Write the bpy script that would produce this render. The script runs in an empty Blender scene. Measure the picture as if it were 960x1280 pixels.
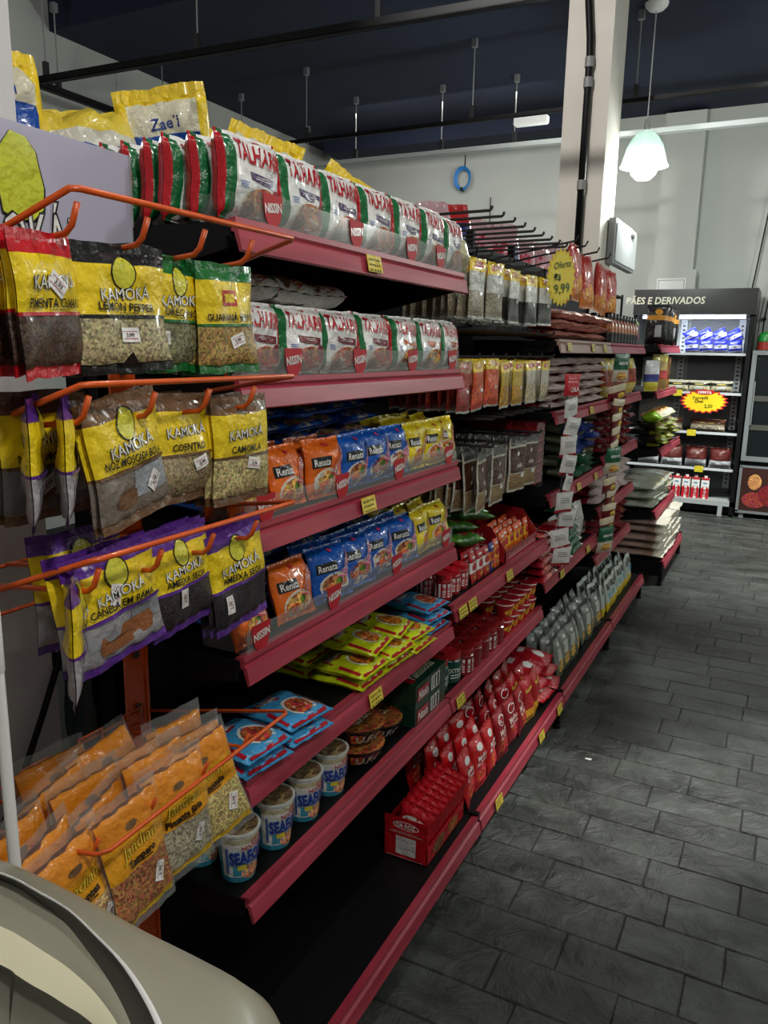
import bpy, math, random
from mathutils import Vector, Matrix, noise
random.seed(7)
C = bpy.context.scene.collection
scn = bpy.context.scene
# ------------------------------------------------------------------ camera
YAW, PITCH, ROLL, FPX = 0.4697, 0.2073, 0.0187, 975.39
fw = Vector((-math.sin(YAW)*math.cos(PITCH), math.cos(YAW)*math.cos(PITCH), -math.sin(PITCH)))
rt = Vector((math.cos(YAW), math.sin(YAW), 0)); up = rt.cross(fw)
r2 = math.cos(ROLL)*rt + math.sin(ROLL)*up; u2 = -math.sin(ROLL)*rt + math.cos(ROLL)*up
CAM = Vector((0, 0, 1.5452))
cd = bpy.data.cameras.new('camera'); cam = bpy.data.objects.new('camera', cd); C.objects.link(cam)
cam.matrix_world = Matrix(((r2.x, u2.x, -fw.x, CAM.x), (r2.y, u2.y, -fw.y, CAM.y), (r2.z, u2.z, -fw.z, CAM.z), (0, 0, 0, 1)))
cd.sensor_fit = 'VERTICAL'; cd.sensor_height = 24.0; cd.lens = 24.0*FPX/1280.0; cd.clip_start = 0.02; cd.clip_end = 60
scn.camera = cam
# ------------------------------------------------------------------ world, exposure, lights
w = bpy.data.worlds.new('world'); scn.world = w; w.use_nodes = True
w.node_tree.nodes['Background'].inputs[0].default_value = (0.75, 0.85, 1.0, 1); w.node_tree.nodes['Background'].inputs[1].default_value = 0.012
scn.view_settings.view_transform = 'Standard'; scn.view_settings.look = 'None'
scn.view_settings.exposure = 0.0; scn.view_settings.gamma = 1.0; scn.view_settings.use_curve_mapping = False
def point(name, loc, power, size=0.09, col=(1, .97, .92)):
    l = bpy.data.lights.new(name, 'POINT'); l.energy = power; l.shadow_soft_size = size; l.color = col
    o = bpy.data.objects.new(name, l); o.location = loc; C.objects.link(o); return o
def area(name, loc, tgt, power, sx, sy, col=(1, .97, .93)):
    l = bpy.data.lights.new(name, 'AREA'); l.energy = power; l.shape = 'RECTANGLE'; l.size = sx; l.size_y = sy; l.color = col
    o = bpy.data.objects.new(name, l); o.location = loc; C.objects.link(o)
    o.rotation_euler = (Vector(tgt)-Vector(loc)).to_track_quat('-Z', 'Y').to_euler(); return o
def spot(name, loc, tgt, power, deg, blend=.5, size=.05, col=(1, .98, .95)):
    l = bpy.data.lights.new(name, 'SPOT'); l.energy = power; l.spot_size = math.radians(deg); l.spot_blend = blend; l.shadow_soft_size = size; l.color = col
    o = bpy.data.objects.new(name, l); o.location = loc; C.objects.link(o)
    o.rotation_euler = (Vector(tgt)-Vector(loc)).to_track_quat('-Z', 'Y').to_euler(); return o
PEND = [(-1.09, 6.15, 2.93), (0.5, 0.2, 2.93), (1.5, 3.1, 2.93), (1.7, 6.15, 2.93), (-3.3, 2.1, 2.93)]  # only the first lamp is in view, the rest are added
PPOW = [78, 48, 12, 82, 46]
for i, p in enumerate(PEND):
    point('pendant_light', (p[0], p[1], p[2]-.27), PPOW[i], .09, (.93, 1, .95) if p[1] > 4 else (1, .97, .92))
spot('added_spot', (-.1, 1.7, 3.75), (-0.75, 1.4, 1.75), 62, 150, .8, .06)  # added spot without fixture, brightens the nearest top shelf
spot('added_spot', (0.9, 3.9, 3.8), (-0.44, 2.5, 0), 620, 17, 1.0, .06)  # added spot without fixture, throws a pool of light on the floor
spot('added_spot', (1.3, 4.0, 3.8), (.2, 3.0, 0), 620, 19, 1.0, .06)  # second added floor spot, for the glow farther right
spot('added_spot', (-1.9, 2.4, 4.2), (-1.37, 5.5, 3.0), 300, 50, .8, .10)  # added spot without fixture, brightens the pale column
area('added_area_light', (0.4, -1.2, 4.3), (0.0, -0.2, 0), 13, 1.2, .3)  # added fill from behind the camera, no ceiling panel there
spot('added_spot', (-.1, 6.2, 3.8), (-.35, 7.0, 0), 800, 70, .8, .1, (.95, 1, .95))  # added spot without fixture, brightens the far floor
scn.cycles.transparent_max_bounces = 24
area('added_area_light', (-3.2, 7.2, 3.8), (-3.2, 8.3, 2.0), 18, 2.0, .25)  # added fill for the back wall, no ceiling panel there

# ------------------------------------------------------------------ materials
def c(r, g, b, a=1.0):
    f = lambda x: (x/255/12.92) if x/255 <= .04045 else ((x/255+.055)/1.055)**2.4
    return (f(r), f(g), f(b), a)
def nodes(name):
    m = bpy.data.materials.new(name); m.use_nodes = True
    nt = m.node_tree; return m, nt, nt.nodes, nt.links, nt.nodes['Principled BSDF']
def bump(nt, bs, scale, strength, dist=.002, detail=3, vec='Object', kind='noise'):
    N = nt.nodes; L = nt.links
    tc = N.new('ShaderNodeTexCoord')
    t = N.new('ShaderNodeTexNoise') if kind == 'noise' else N.new('ShaderNodeTexVoronoi')
    t.inputs['Scale'].default_value = scale
    if kind == 'noise': t.inputs['Detail'].default_value = detail
    L.new(tc.outputs[vec], t.inputs['Vector'])
    b = N.new('ShaderNodeBump'); b.inputs['Strength'].default_value = strength; b.inputs['Distance'].default_value = dist
    L.new(t.outputs[0], b.inputs['Height']); L.new(b.outputs[0], bs.inputs['Normal'])
def attr_mat(name, rough, bs_scale=0, bs_str=0, coat=0, spec=.5, cells=0, metal=0, dist=.002, alpha=None):
    m, nt, N, L, P = nodes(name)
    a = N.new('ShaderNodeAttribute'); a.attribute_name = 'Col'
    src = a.outputs['Color']
    if cells:
        tc = N.new('ShaderNodeTexCoord'); v = N.new('ShaderNodeTexVoronoi'); v.inputs['Scale'].default_value = cells
        L.new(tc.outputs['Object'], v.inputs['Vector'])
        hs = N.new('ShaderNodeHueSaturation')
        sp = N.new('ShaderNodeSeparateColor'); L.new(v.outputs['Color'], sp.inputs[0])
        mr = N.new('ShaderNodeMapRange'); mr.inputs[3].default_value = .46; mr.inputs[4].default_value = .545
        L.new(sp.outputs[0], mr.inputs[0]); L.new(mr.outputs[0], hs.inputs['Hue'])
        m2 = N.new('ShaderNodeMapRange'); m2.inputs[3].default_value = .35; m2.inputs[4].default_value = 1.7
        L.new(sp.outputs[1], m2.inputs[0]); L.new(m2.outputs[0], hs.inputs['Value'])
        L.new(src, hs.inputs['Color']); src = hs.outputs[0]
    L.new(src, P.inputs['Base Color'])
    P.inputs['Roughness'].default_value = rough; P.inputs['Coat Weight'].default_value = coat
    P.inputs['Coat Roughness'].default_value = .12; P.inputs['Specular IOR Level'].default_value = spec
    P.inputs['Metallic'].default_value = metal
    if bs_str: bump(nt, P, bs_scale, bs_str, dist)
    return m
M_PRINT = attr_mat('glossy_printed_film', .33, 42, .9, coat=.5, spec=.4, dist=.008)
M_FOOD = attr_mat('printed_food_picture', .5, 38, .3, cells=150, coat=.0, spec=.3, dist=.003)
M_MATTE = attr_mat('painted_matte', .55)
M_GRAIN = attr_mat('bagged_grain', .42, 260, .5, cells=330, coat=.25)
M_METAL = attr_mat('painted_steel', .38, 60, .08, spec=.5)
M_CHROME = attr_mat('bright_metal', .25, metal=1)
def clear_mat(name, fac, bs):
    m, nt, N, L, P = nodes(name)
    out = N['Material Output']
    t = N.new('ShaderNodeBsdfTransparent'); t.inputs[0].default_value = (.93, .94, .93, 1)
    P.inputs['Base Color'].default_value = (.75, .77, .76, 1); P.inputs['Roughness'].default_value = .15
    fr = N.new('ShaderNodeLayerWeight'); fr.inputs[0].default_value = .25
    ad = N.new('ShaderNodeMath'); ad.operation = 'MULTIPLY_ADD'; ad.inputs[1].default_value = .35; ad.inputs[2].default_value = fac; L.new(fr.outputs['Facing'], ad.inputs[0])
    mx = N.new('ShaderNodeMixShader'); L.new(ad.outputs[0], mx.inputs[0]); L.new(t.outputs[0], mx.inputs[1]); L.new(P.outputs[0], mx.inputs[2])
    L.new(mx.outputs[0], out.inputs[0])
    if bs: bump(nt, P, 40, bs, .005)
    return m
M_CLEAR = clear_mat('clear_film', .05, .8); M_ACRYL = clear_mat('clear_acrylic', .02, 0)
def rail_mat():
    m, nt, N, L, P = nodes('maroon_rail_paint')
    tc = N.new('ShaderNodeTexCoord'); n = N.new('ShaderNodeTexNoise'); n.inputs['Scale'].default_value = 9; n.inputs['Detail'].default_value = 8
    mp = N.new('ShaderNodeMapping'); mp.inputs['Scale'].default_value = (1, .3, 4); L.new(tc.outputs['Object'], mp.inputs[0]); L.new(mp.outputs[0], n.inputs['Vector'])
    r = N.new('ShaderNodeValToRGB'); r.color_ramp.elements[0].position = .35; r.color_ramp.elements[0].color = c(146, 38, 56); r.color_ramp.elements[1].position = .7; r.color_ramp.elements[1].color = c(180, 70, 84)
    L.new(n.outputs[0], r.inputs[0]); L.new(r.outputs[0], P.inputs['Base Color']); P.inputs['Roughness'].default_value = .38
    return m
M_RAIL = rail_mat()
def simple(name, col, rough, scale=0, st=0, dist=.002, var=None, vs=3.0, coat=0, emis=None):
    m, nt, N, L, P = nodes(name)
    P.inputs['Base Color'].default_value = col; P.inputs['Roughness'].default_value = rough; P.inputs['Coat Weight'].default_value = coat
    if var:
        tc = N.new('ShaderNodeTexCoord'); n = N.new('ShaderNodeTexNoise'); n.inputs['Scale'].default_value = vs; n.inputs['Detail'].default_value = 7
        L.new(tc.outputs['Object'], n.inputs['Vector']); r = N.new('ShaderNodeValToRGB')
        r.color_ramp.elements[0].position = .3; r.color_ramp.elements[1].position = .7
        r.color_ramp.elements[0].color = var; r.color_ramp.elements[1].color = col
        L.new(n.outputs[0], r.inputs[0]); L.new(r.outputs[0], P.inputs['Base Color'])
    if st: bump(nt, P, scale, st, dist)
    if emis: P.inputs['Emission Color'].default_value = emis[0]; P.inputs['Emission Strength'].default_value = emis[1]
    return m
M_WALL = simple('white_wall_paint', c(196, 199, 193), .8, 60, .15, .001, var=c(184, 186, 180), vs=.8)
M_CEIL = simple('dark_ceiling_paint', c(22, 33, 58), .85, var=c(16, 25, 46), vs=.7)
M_BLACK = simple('black_steel', c(12, 12, 13), .5, 80, .05)
M_BLACKG = simple('black_gloss', c(16, 16, 17), .3)
M_ORANGE = simple('orange_wire_paint', c(226, 96, 30), .38, coat=.2, var=c(205, 78, 20), vs=20)
M_COLUMN = simple('column_paint', c(206, 200, 190), .75, 40, .2, .001, var=c(196, 189, 178), vs=1.5)
M_PCOL = simple('rough_column_paint', c(222, 219, 220), .8, 25, .35, .003, var=c(200, 196, 194), vs=2.5)
M_PLAST = simple('beige_plastic', c(158, 155, 136), .33, var=c(146, 144, 126), vs=3, coat=.1)
M_CREAM = simple('cream_plastic', c(226, 220, 188), .45)
M_DGREY = simple('dark_grey_plastic', c(70, 70, 64), .45)
M_SIGN = simple('sign_white', c(186, 184, 204), .5)
M_WHITE = simple('white_plastic', c(232, 232, 230), .35)
M_BLACK.node_tree.nodes['Principled BSDF'].inputs['Specular IOR Level'].default_value = .2
M_GREYP = simple('grey_panel', c(165, 168, 168), .5)
M_LAMP = simple('lamp_bulb_glow', (1, 1, 1, 1), .5, emis=((.95, 1, .97, 1), 14))
M_TUBE = simple('cooler_lamp_glow', (1, 1, 1, 1), .5, emis=((.8, .88, 1, 1), 16))
def slate():
    m, nt, N, L, P = nodes('slate_stone')
    tc = N.new('ShaderNodeTexCoord'); oi = N.new('ShaderNodeObjectInfo')
    geo = N.new('ShaderNodeNewGeometry')
    n = N.new('ShaderNodeTexNoise'); n.inputs['Scale'].default_value = 3.2; n.inputs['Detail'].default_value = 10; n.inputs['Roughness'].default_value = .65
    mp = N.new('ShaderNodeMapping'); mp.inputs['Scale'].default_value = (1, 2.2, 1)
    L.new(geo.outputs['Position'], mp.inputs[0]); L.new(mp.outputs[0], n.inputs['Vector'])
    r = N.new('ShaderNodeValToRGB'); e = r.color_ramp.elements
    e[0].position = .32; e[0].color = c(30, 33, 30); e[1].position = .75; e[1].color = c(82, 86, 80)
    L.new(n.outputs[0], r.inputs[0])
    mr = N.new('ShaderNodeMapRange'); mr.inputs[3].default_value = .72; mr.inputs[4].default_value = 1.25; L.new(oi.outputs['Random'], mr.inputs[0])
    hs = N.new('ShaderNodeHueSaturation'); L.new(r.outputs[0], hs.inputs['Color']); L.new(mr.outputs[0], hs.inputs['Value']); L.new(hs.outputs[0], P.inputs['Base Color'])
    r2_ = N.new('ShaderNodeMapRange'); r2_.inputs[1].default_value = .3; r2_.inputs[2].default_value = .7; r2_.inputs[3].default_value = .34; r2_.inputs[4].default_value = .55
    L.new(n.outputs[0], r2_.inputs[0]); L.new(r2_.outputs[0], P.inputs['Roughness'])
    n2 = N.new('ShaderNodeTexNoise'); n2.inputs['Scale'].default_value = 9; n2.inputs['Detail'].default_value = 10; n2.inputs['Roughness'].default_value = .62; n2.inputs['Distortion'].default_value = 1.6
    L.new(geo.outputs['Position'], n2.inputs['Vector'])
    b = N.new('ShaderNodeBump'); b.inputs['Strength'].default_value = 1.0; b.inputs['Distance'].default_value = .016
    L.new(n2.outputs[0], b.inputs['Height']); L.new(b.outputs[0], P.inputs['Normal'])
    return m
M_SLATE = slate()
M_GROUT = simple('dark_grout', c(30, 32, 30), .8)
PM = [M_PRINT, M_FOOD, M_MATTE, M_CLEAR, M_GRAIN, M_METAL, M_CHROME, M_ACRYL]
PR, FO, MA, CL, GR, ME, CH, AC = range(8)
WHT = c(235, 234, 230); RED = c(190, 22, 36); GRN = c(18, 104, 54); YEL = c(240, 208, 30); BLK = c(16, 14, 14)
ORA = c(240, 120, 30); BLU = c(22, 88, 178); PUR = c(86, 38, 128); BRN = c(104, 70, 44); MAR = c(120, 22, 36)

# ------------------------------------------------------------------ mesh helpers
class MB:
    def __init__(s): s.v = []; s.f = []; s.m = []; s.c = []
    def add(s, vs, fs, mat=0, col=WHT):
        n = len(s.v); s.v += [tuple(x) for x in vs]
        for f in fs: s.f.append([i+n for i in f]); s.m.append(mat); s.c.append(col)
    def box(s, x0, x1, y0, y1, z0, z1, mat=0, col=WHT):
        s.add([(x0,y0,z0),(x1,y0,z0),(x1,y1,z0),(x0,y1,z0),(x0,y0,z1),(x1,y0,z1),(x1,y1,z1),(x0,y1,z1)],
              [(0,3,2,1),(4,5,6,7),(0,1,5,4),(1,2,6,5),(2,3,7,6),(3,0,4,7)], mat, col)
    def tube(s, pts, r, seg=6, mat=0, col=WHT, cap=True):
        pts = [Vector(p) for p in pts]; n = len(pts); vs = []
        prev = None
        for i, p in enumerate(pts):
            d = (pts[min(i+1, n-1)]-pts[max(i-1, 0)]).normalized()
            a = prev if prev is not None and abs(prev.dot(d)) < .95 else (Vector((0,0,1)) if abs(d.z) < .9 else Vector((1,0,0)))
            a = (a-d*a.dot(d)).normalized(); prev = a; b = d.cross(a)
            rr = r[i] if isinstance(r, (list, tuple)) else r
            for k in range(seg):
                t = 2*math.pi*k/seg; vs.append(p+a*math.cos(t)*rr+b*math.sin(t)*rr)
        fs = [(i*seg+k, i*seg+(k+1) % seg, (i+1)*seg+(k+1) % seg, (i+1)*seg+k) for i in range(n-1) for k in range(seg)]
        if cap: fs += [tuple(range(seg))[::-1], tuple((n-1)*seg+k for k in range(seg))]
        s.add(vs, fs, mat, col)
    def lathe(s, prof, seg=20, ctr=(0,0,0), mat=0, col=WHT, cols=None):
        n = len(prof); vs = [(ctr[0]+r*math.cos(2*math.pi*k/seg), ctr[1]+r*math.sin(2*math.pi*k/seg), ctr[2]+z) for r, z in prof for k in range(seg)]
        for i in range(n-1):
            fs = [(i*seg+k, i*seg+(k+1) % seg, (i+1)*seg+(k+1) % seg, (i+1)*seg+k) for k in range(seg)]
            if i == 0: base = len(s.v); s.v += vs
            for f in fs: s.f.append([q+base for q in f]); s.m.append(mat); s.c.append(cols[i] if cols else col)
    def prism(s, poly, y0, y1, mat=0, col=WHT):      # poly in xz, extruded along y
        n = len(poly)
        s.add([(p[0], y0, p[1]) for p in poly]+[(p[0], y1, p[1]) for p in poly],
              [(i, (i+1) % n, n+(i+1) % n, n+i) for i in range(n)]+[tuple(range(n))[::-1], tuple(range(n, 2*n))], mat, col)
    def mesh(s, name, mats=None, smooth=False):
        me = bpy.data.meshes.new(name); me.from_pydata(s.v, [], s.f)
        for m in (mats or PM): me.materials.append(m)
        me.polygons.foreach_set('material_index', s.m if len(me.materials) > 1 else [0]*len(s.f))
        a = me.color_attributes.new('Col', 'FLOAT_COLOR', 'CORNER'); buf = []
        for f, cc in zip(s.f, s.c): buf += list(cc)*len(f)
        a.data.foreach_set('color', buf)
        me.polygons.foreach_set('use_smooth', [smooth]*len(s.f)); me.update()
        return me
def link(name, me, parent=None, **k):
    o = bpy.data.objects.new(name, me); C.objects.link(o)
    if parent: o.parent = parent
    for a, b in k.items(): o[a] = b
    return o
def ob(name, mb, mats=None, parent=None, smooth=False, **k):
    if isinstance(mats, bpy.types.Material): mats = [mats]
    return link(name, mb.mesh(name, mats, smooth), parent, **k)
def bxo(name, b, mats, parent=None, **k):
    m = MB(); m.box(*b); return ob(name, m, mats, parent, **k)
def thing(name, label, cat, loc=(0,0,0), group=None, rot=(0,0,0)):
    o = link(name, None, None, label=label, category=cat); o.location = loc; o.rotation_euler = rot
    if group: o['group'] = group
    return o
ORD = ['first','second','third','fourth','fifth','sixth','seventh','eighth','ninth','tenth','eleventh','twelfth','thirteenth','fourteenth','fifteenth','sixteenth']
_tc = {}
def text2d(s, bold=0.0, shear=0.0):
    k = (s, bold, shear)
    if k in _tc: return _tc[k]
    cu = bpy.data.curves.new('lettering', 'FONT'); cu.body = s; cu.size = 1; cu.offset = bold; cu.resolution_u = 2; cu.shear = shear
    cu.fill_mode = 'FRONT'
    o = bpy.data.objects.new('lettering', cu); C.objects.link(o)
    dg = bpy.context.evaluated_depsgraph_get(); me = o.evaluated_get(dg).to_mesh()
    vs = [(v.co.x, v.co.y) for v in me.vertices]; fs = [tuple(p.vertices) for p in me.polygons]
    o.evaluated_get(dg).to_mesh_clear(); bpy.data.objects.remove(o); bpy.data.curves.remove(cu)
    x0 = min(v[0] for v in vs); x1 = max(v[0] for v in vs)
    vs = [((x-(x0+x1)/2)/.7, y/.7-.5) for x, y in vs]           # cap height = 1, centred
    _tc[k] = (vs, fs, (x1-x0)/.7); return _tc[k]
def decals(mb, surf, W, H, dec):
    """flat print laid on a surface; surf(u,v,offset) -> point; W,H real size of the uv square"""
    off = .0007; tof = .0014 if W > .07 else .0
    for d in dec:
        k = d[0]
        if k == 'rect':
            _, u0, v0, u1, v1, col = d[:6]; mat = d[6] if len(d) > 6 else PR; nu, nv = 6, 4
            vs = [surf(u0+(u1-u0)*i/nu, v0+(v1-v0)*j/nv, off) for j in range(nv+1) for i in range(nu+1)]
            mb.add(vs, [(j*(nu+1)+i, j*(nu+1)+i+1, (j+1)*(nu+1)+i+1, (j+1)*(nu+1)+i) for j in range(nv) for i in range(nu)], mat, col)
        elif k == 'ell':
            _, u, v, ru, rv, col = d[:6]; mat = d[6] if len(d) > 6 else PR; n = 16
            vs = [surf(u, v, off)]+[surf(u+ru*q*math.cos(2*math.pi*i/n), v+rv*q*math.sin(2*math.pi*i/n), off) for q in (.5, 1) for i in range(n)]
            fs = [(0, 1+i, 1+(i+1) % n) for i in range(n)]+[(1+i, 1+n+i, 1+n+(i+1) % n, 1+(i+1) % n) for i in range(n)]
            mb.add(vs, fs, mat, col)
        elif k == 'poly':
            _, pts, col = d[:3]; mat = d[3] if len(d) > 3 else PR
            cu = sum(p[0] for p in pts)/len(pts); cv = sum(p[1] for p in pts)/len(pts); n = len(pts)
            mb.add([surf(cu, cv, off)]+[surf(p[0], p[1], off) for p in pts], [(0, 1+i, 1+(i+1) % n) for i in range(n)], mat, col)
        elif k == 'text':      # ('text', s, u, v, hv, col, rot, maxu, bold, shear)
            _, s_, u, v, hv, col = d[:6]; rot = d[6] if len(d) > 6 else 0; mxu = d[7] if len(d) > 7 else 1; bold = d[8] if len(d) > 8 else .02; sh = d[9] if len(d) > 9 else 0
            vs2, fs, wd = text2d(s_, bold, sh); hh = hv*H; sx = min(hh, mxu*W/wd) if mxu else hh
            if sx < .35*hh: hh = sx*1.5
            ca, sa = math.cos(rot), math.sin(rot)
            vs = [surf(u+(x*sx*ca-y*hh*sa)/W, v+(x*sx*sa+y*hh*ca)/H, off+tof) for x, y in vs2]
            mb.add(vs, fs, PR, col)
        off += .00025
def otext(s, u, v, hv, col, edge, rot=0, mx=1, bold=.02, w=.05, sh=0):
    return [('text', s, u, v, hv, edge, rot, mx*1.04, bold+w, sh), ('text', s, u, v, hv, col, rot, mx, bold, sh)]
def pack(W, H, T, body=WHT, bands=(), sides=(), dec=(), seed=0, pe=2.2, wr=.004, crimp=.05, bodymat=PR, nu=12, nv=14, back=None, tilt=0, mb=None, lean=0):
    rnd = random.Random(seed); off = Vector((rnd.random()*50, rnd.random()*50, rnd.random()*50))
    U = sorted(set([round(i/nu, 4) for i in range(nu+1)]+[x for s in sides for x in s[:2]]+[.03, .97]))
    V = sorted(set([round(i/nv, 4) for i in range(nv+1)]+[x for s in bands for x in s[:2]]+[crimp, round(1-crimp, 4)]))
    ph = rnd.random()*6; fq = 20+rnd.random()*12
    def shape(u, v, sd):
        a = abs(2*u-1); b = min(1, abs((v-.5)/(.5-crimp)))
        e = max(0, 1-a**pe)**.5*max(0, 1-b**max(2.5, pe))**.5
        t = T/2*e
        cr = math.exp(-(1-b)*5)*math.sin(u*fq+ph+sd)*wr*.55*min(1, 4*(1-a))
        n = noise.noise(Vector((u*W*28, v*H*28, sd*7.3))+off)*wr*min(1, 3*(1-a)+.1)
        x = sd*(t+.0006)+(sd*n*(.25+e) if e > 0 else 0)+cr*(1 if e > 0 else .5)
        wv = noise.noise(Vector((u*3, v*3, 5))+off)*.012
        edge = 1-.045*math.cos(math.pi*(v-.5))**2
        y = (u-.5)*W*edge + wv*W*.6; z = v*H+noise.noise(Vector((u*4, 3, v))+off)*.02*H*abs(2*v-1)
        x += lean*math.sin(math.pi*v)*T*.3+noise.noise(Vector((v*2.5, 9, u))+off)*wr*1.2
        return x, y, z
    m = mb or MB(); nU, nV = len(U), len(V)
    def colr(um, vm, sd):
        for s in sides:
            if s[0] <= um <= s[1]: return s[2], (s[3] if len(s) > 3 else PR)
        for b in bands:
            if b[0] <= vm <= b[1]: return b[2], (b[3] if len(b) > 3 else PR)
        return (back if (back and sd < 0) else body), bodymat
    for sd in (1, -1):
        g = [shape(u, v, sd) for v in V for u in U]
        if sd > 0: G = g
        base = len(m.v); m.v += g
        for j in range(nV-1):
            for i in range(nU-1):
                a = base+j*nU+i; f = [a, a+1, a+1+nU, a+nU]
                if sd < 0: f = f[::-1]
                col, mt = colr((U[i]+U[i+1])/2, (V[j]+V[j+1])/2, sd)
                m.f.append(f); m.m.append(mt); m.c.append(col)
    import bisect
    def surf(u, v, o):
        u = min(max(u, 0), .9999); v = min(max(v, 0), .9999)
        i = bisect.bisect_right(U, u)-1; j = bisect.bisect_right(V, v)-1
        a = (u-U[i])/(U[i+1]-U[i]); b = (v-V[j])/(V[j+1]-V[j])
        p = [G[(j+dj)*nU+i+di] for dj in (0, 1) for di in (0, 1)]
        q = [(p[0][k]*(1-a)+p[1][k]*a)*(1-b)+(p[2][k]*(1-a)+p[3][k]*a)*b for k in range(3)]
        return (q[0]+o, q[1], q[2])
    m.surf = surf
    if mb is None and dec: decals(m, surf, W, H, dec)
    return m
class Proto:
    def __init__(s, name, mesh, parts=()): s.name = name; s.mesh = mesh; s.parts = list(parts)
def inst(P, loc, label, cat, group=None, rot=(0,0,0), sc=1, name=None):
    o = link(name or P.name, P.mesh, None, label=label, category=cat); o.location = loc; o.rotation_euler = rot
    if sc != 1: o.scale = (sc, sc, sc)
    if group: o['group'] = group
    for pn, pm, pl in P.parts:
        ch = link(pn, pm, o)
        if pl: ch['label'] = pl
    return o
R = math.radians
def jit(a): return random.uniform(-a, a)
def quad_surf(p0, eu, ev, n):
    p0, eu, ev, n = map(Vector, (p0, eu, ev, n))
    return lambda u, v, o: p0+eu*u+ev*v+n*o
# ------------------------------------------------------------------ room
XL, XR, Y0, YB, ZC = -5.4, 3.2, -3.0, 8.85, 3.9
def S(name, b, mat): return bxo(name, b, mat, kind='structure')
S('wall_left', (XL-.15, XL, Y0, YB+.15, 0, 4.7), M_WALL)
S('wall_back', (XL, XR, YB, YB+.15, 0, 4.7), M_WALL)
S('wall_right', (XR, XR+.15, Y0, YB+.15, 0, 4.7), M_WALL)
S('wall_front', (XL, XR, Y0-.15, Y0, 0, 4.7), M_WALL)
S('ceiling', (XL, XR, 4.75, YB, ZC, ZC+.8), M_CEIL)
S('trim_1', (XL, XR, Y0, 4.75, 4.62, 4.72), M_CEIL)['label'] = 'higher dark ceiling bay'
# lower dark soffit along the back wall, wall pilaster
S('trim_2', (XL+.35, -2.05, 8.25, YB, 3.72, ZC), M_CEIL)
S('trim_3', (-1.36, -.98, 8.68, YB, 0, 3.86), M_WALL)
S('trim_4', (-1.40, -.94, 8.66, 8.68, 0.0, 2.37), M_WALL)
# columns
m = MB(); m.box(-1.63, -1.23, .55, 1.0, 0, 4.62)
ob('trim_5', m, M_PCOL, kind='structure', label='white painted column behind the orange rack')
m = MB(); m.box(-1.521, -1.226, 5.5, 5.9, 0, ZC)
ob('trim_6', m, M_COLUMN, kind='structure', label='pale column rising behind the shelves')
# floor: grout bed + slate slabs
fl = MB(); fl.box(XL, XR, Y0, YB, -.1, -.004); floor = ob('floor', fl, M_GROUT, kind='structure')
rnd = random.Random(3)
variants = []
def slab(L, D, seed):
    r_ = random.Random(seed); b = .0024; m = MB(); j = lambda: r_.uniform(-.0021, .0021)
    n = 4; top = []; bot = []
    pts = [(-L/2, -D/2), (-L/6, -D/2), (L/6, -D/2), (L/2, -D/2), (L/2, 0), (L/2, D/2), (L/6, D/2), (-L/6, D/2), (-L/2, D/2), (-L/2, 0)]
    pts = [(x+j(), y+j()) for x, y in pts]; N_ = len(pts)
    vs = [(x, y, -.012) for x, y in pts]+[(x, y, -.0035) for x, y in pts]+[(x*(1-2*b/L), y*(1-2*b/D), 0) for x, y in pts]+[(0, 0, r_.uniform(-.0008, .0008))]
    fs = [(i, (i+1) % N_, N_+(i+1) % N_, N_+i) for i in range(N_)]+[(N_+i, N_+(i+1) % N_, 2*N_+(i+1) % N_, 2*N_+i) for i in range(N_)]+[(2*N_+i, 2*N_+(i+1) % N_, 3*N_) for i in range(N_)]
    m.add(vs, fs); return m
LENS = [.26, .30, .34, .40]
vm = {}
for L_ in LENS:
    for s in range(2): vm[(L_, s)] = slab(L_-.0022, .146-.002, int(L_*100)+s)
vmesh = {k: v.mesh('tile', [M_SLATE]) for k, v in vm.items()}
allt = []
y = 1.0
while y < 8.75:
    x = -2.1+rnd.uniform(-.3, 0)
    while x < 2.9:
        L_ = rnd.choice(LENS); s = rnd.randrange(2)
        allt.append((x+L_/2, y+.073, L_, s)); x += L_
    y += .146
def vis(x, y):
    d = Vector((x, y, 0))-CAM; z = d.dot(fw)
    if z < .2: return None
    u = 480+FPX*d.dot(r2)/z; v = 640-FPX*d.dot(u2)/z
    return (-60 < u < 1020 and 560 < v < 1340 and x > -.95), z
seen = []
rest = []
for t in allt:
    q = vis(t[0], t[1]); (seen if q and q[0] and not (t[1] < 5.2 and t[0] < -.85) else rest).append(t)
seen.sort(key=lambda t: t[1]**2+t[0]**2)
for t in seen[:300]:
    o = link('tile', vmesh[(t[2], t[3])], floor); o.location = (t[0], t[1], rnd.uniform(-.0012, .0012)); o.rotation_euler = (R(rnd.uniform(-.25, .25)), R(rnd.uniform(-.12, .12)), 0)
m = MB()
for t in seen[300:]+rest:
    src = vm[(t[2], t[3])]; m.add([(a+t[0], b_+t[1], z_) for a, b_, z_ in src.v], src.f)
ob('far_tiles', m, M_SLATE, floor, kind='stuff')
# conduit on the column
m = MB(); th = thing('wall_conduit', 'black electrical conduit running down the front of the pale column', 'conduit', (-1.36, 5.47, 0))
pts = [(-.03, 0, 3.88), (-.03, 0, 3.72), (-.005, 0, 3.5), (0, 0, 3.40), (0, 0, 1.9)]
m.tube([Vector(p) for p in pts], .024, 8); ob('pipe', m, M_BLACK, th, True)
for z in (3.36, 3.24, 2.62):
    m = MB(); m.lathe([(.026, z-.03), (.03, z-.03), (.03, z+.03), (.026, z+.03)], 10, mat=MA, col=c(120, 120, 118)); ob('clamp', m, None, th, label='bare metal clamp')
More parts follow.
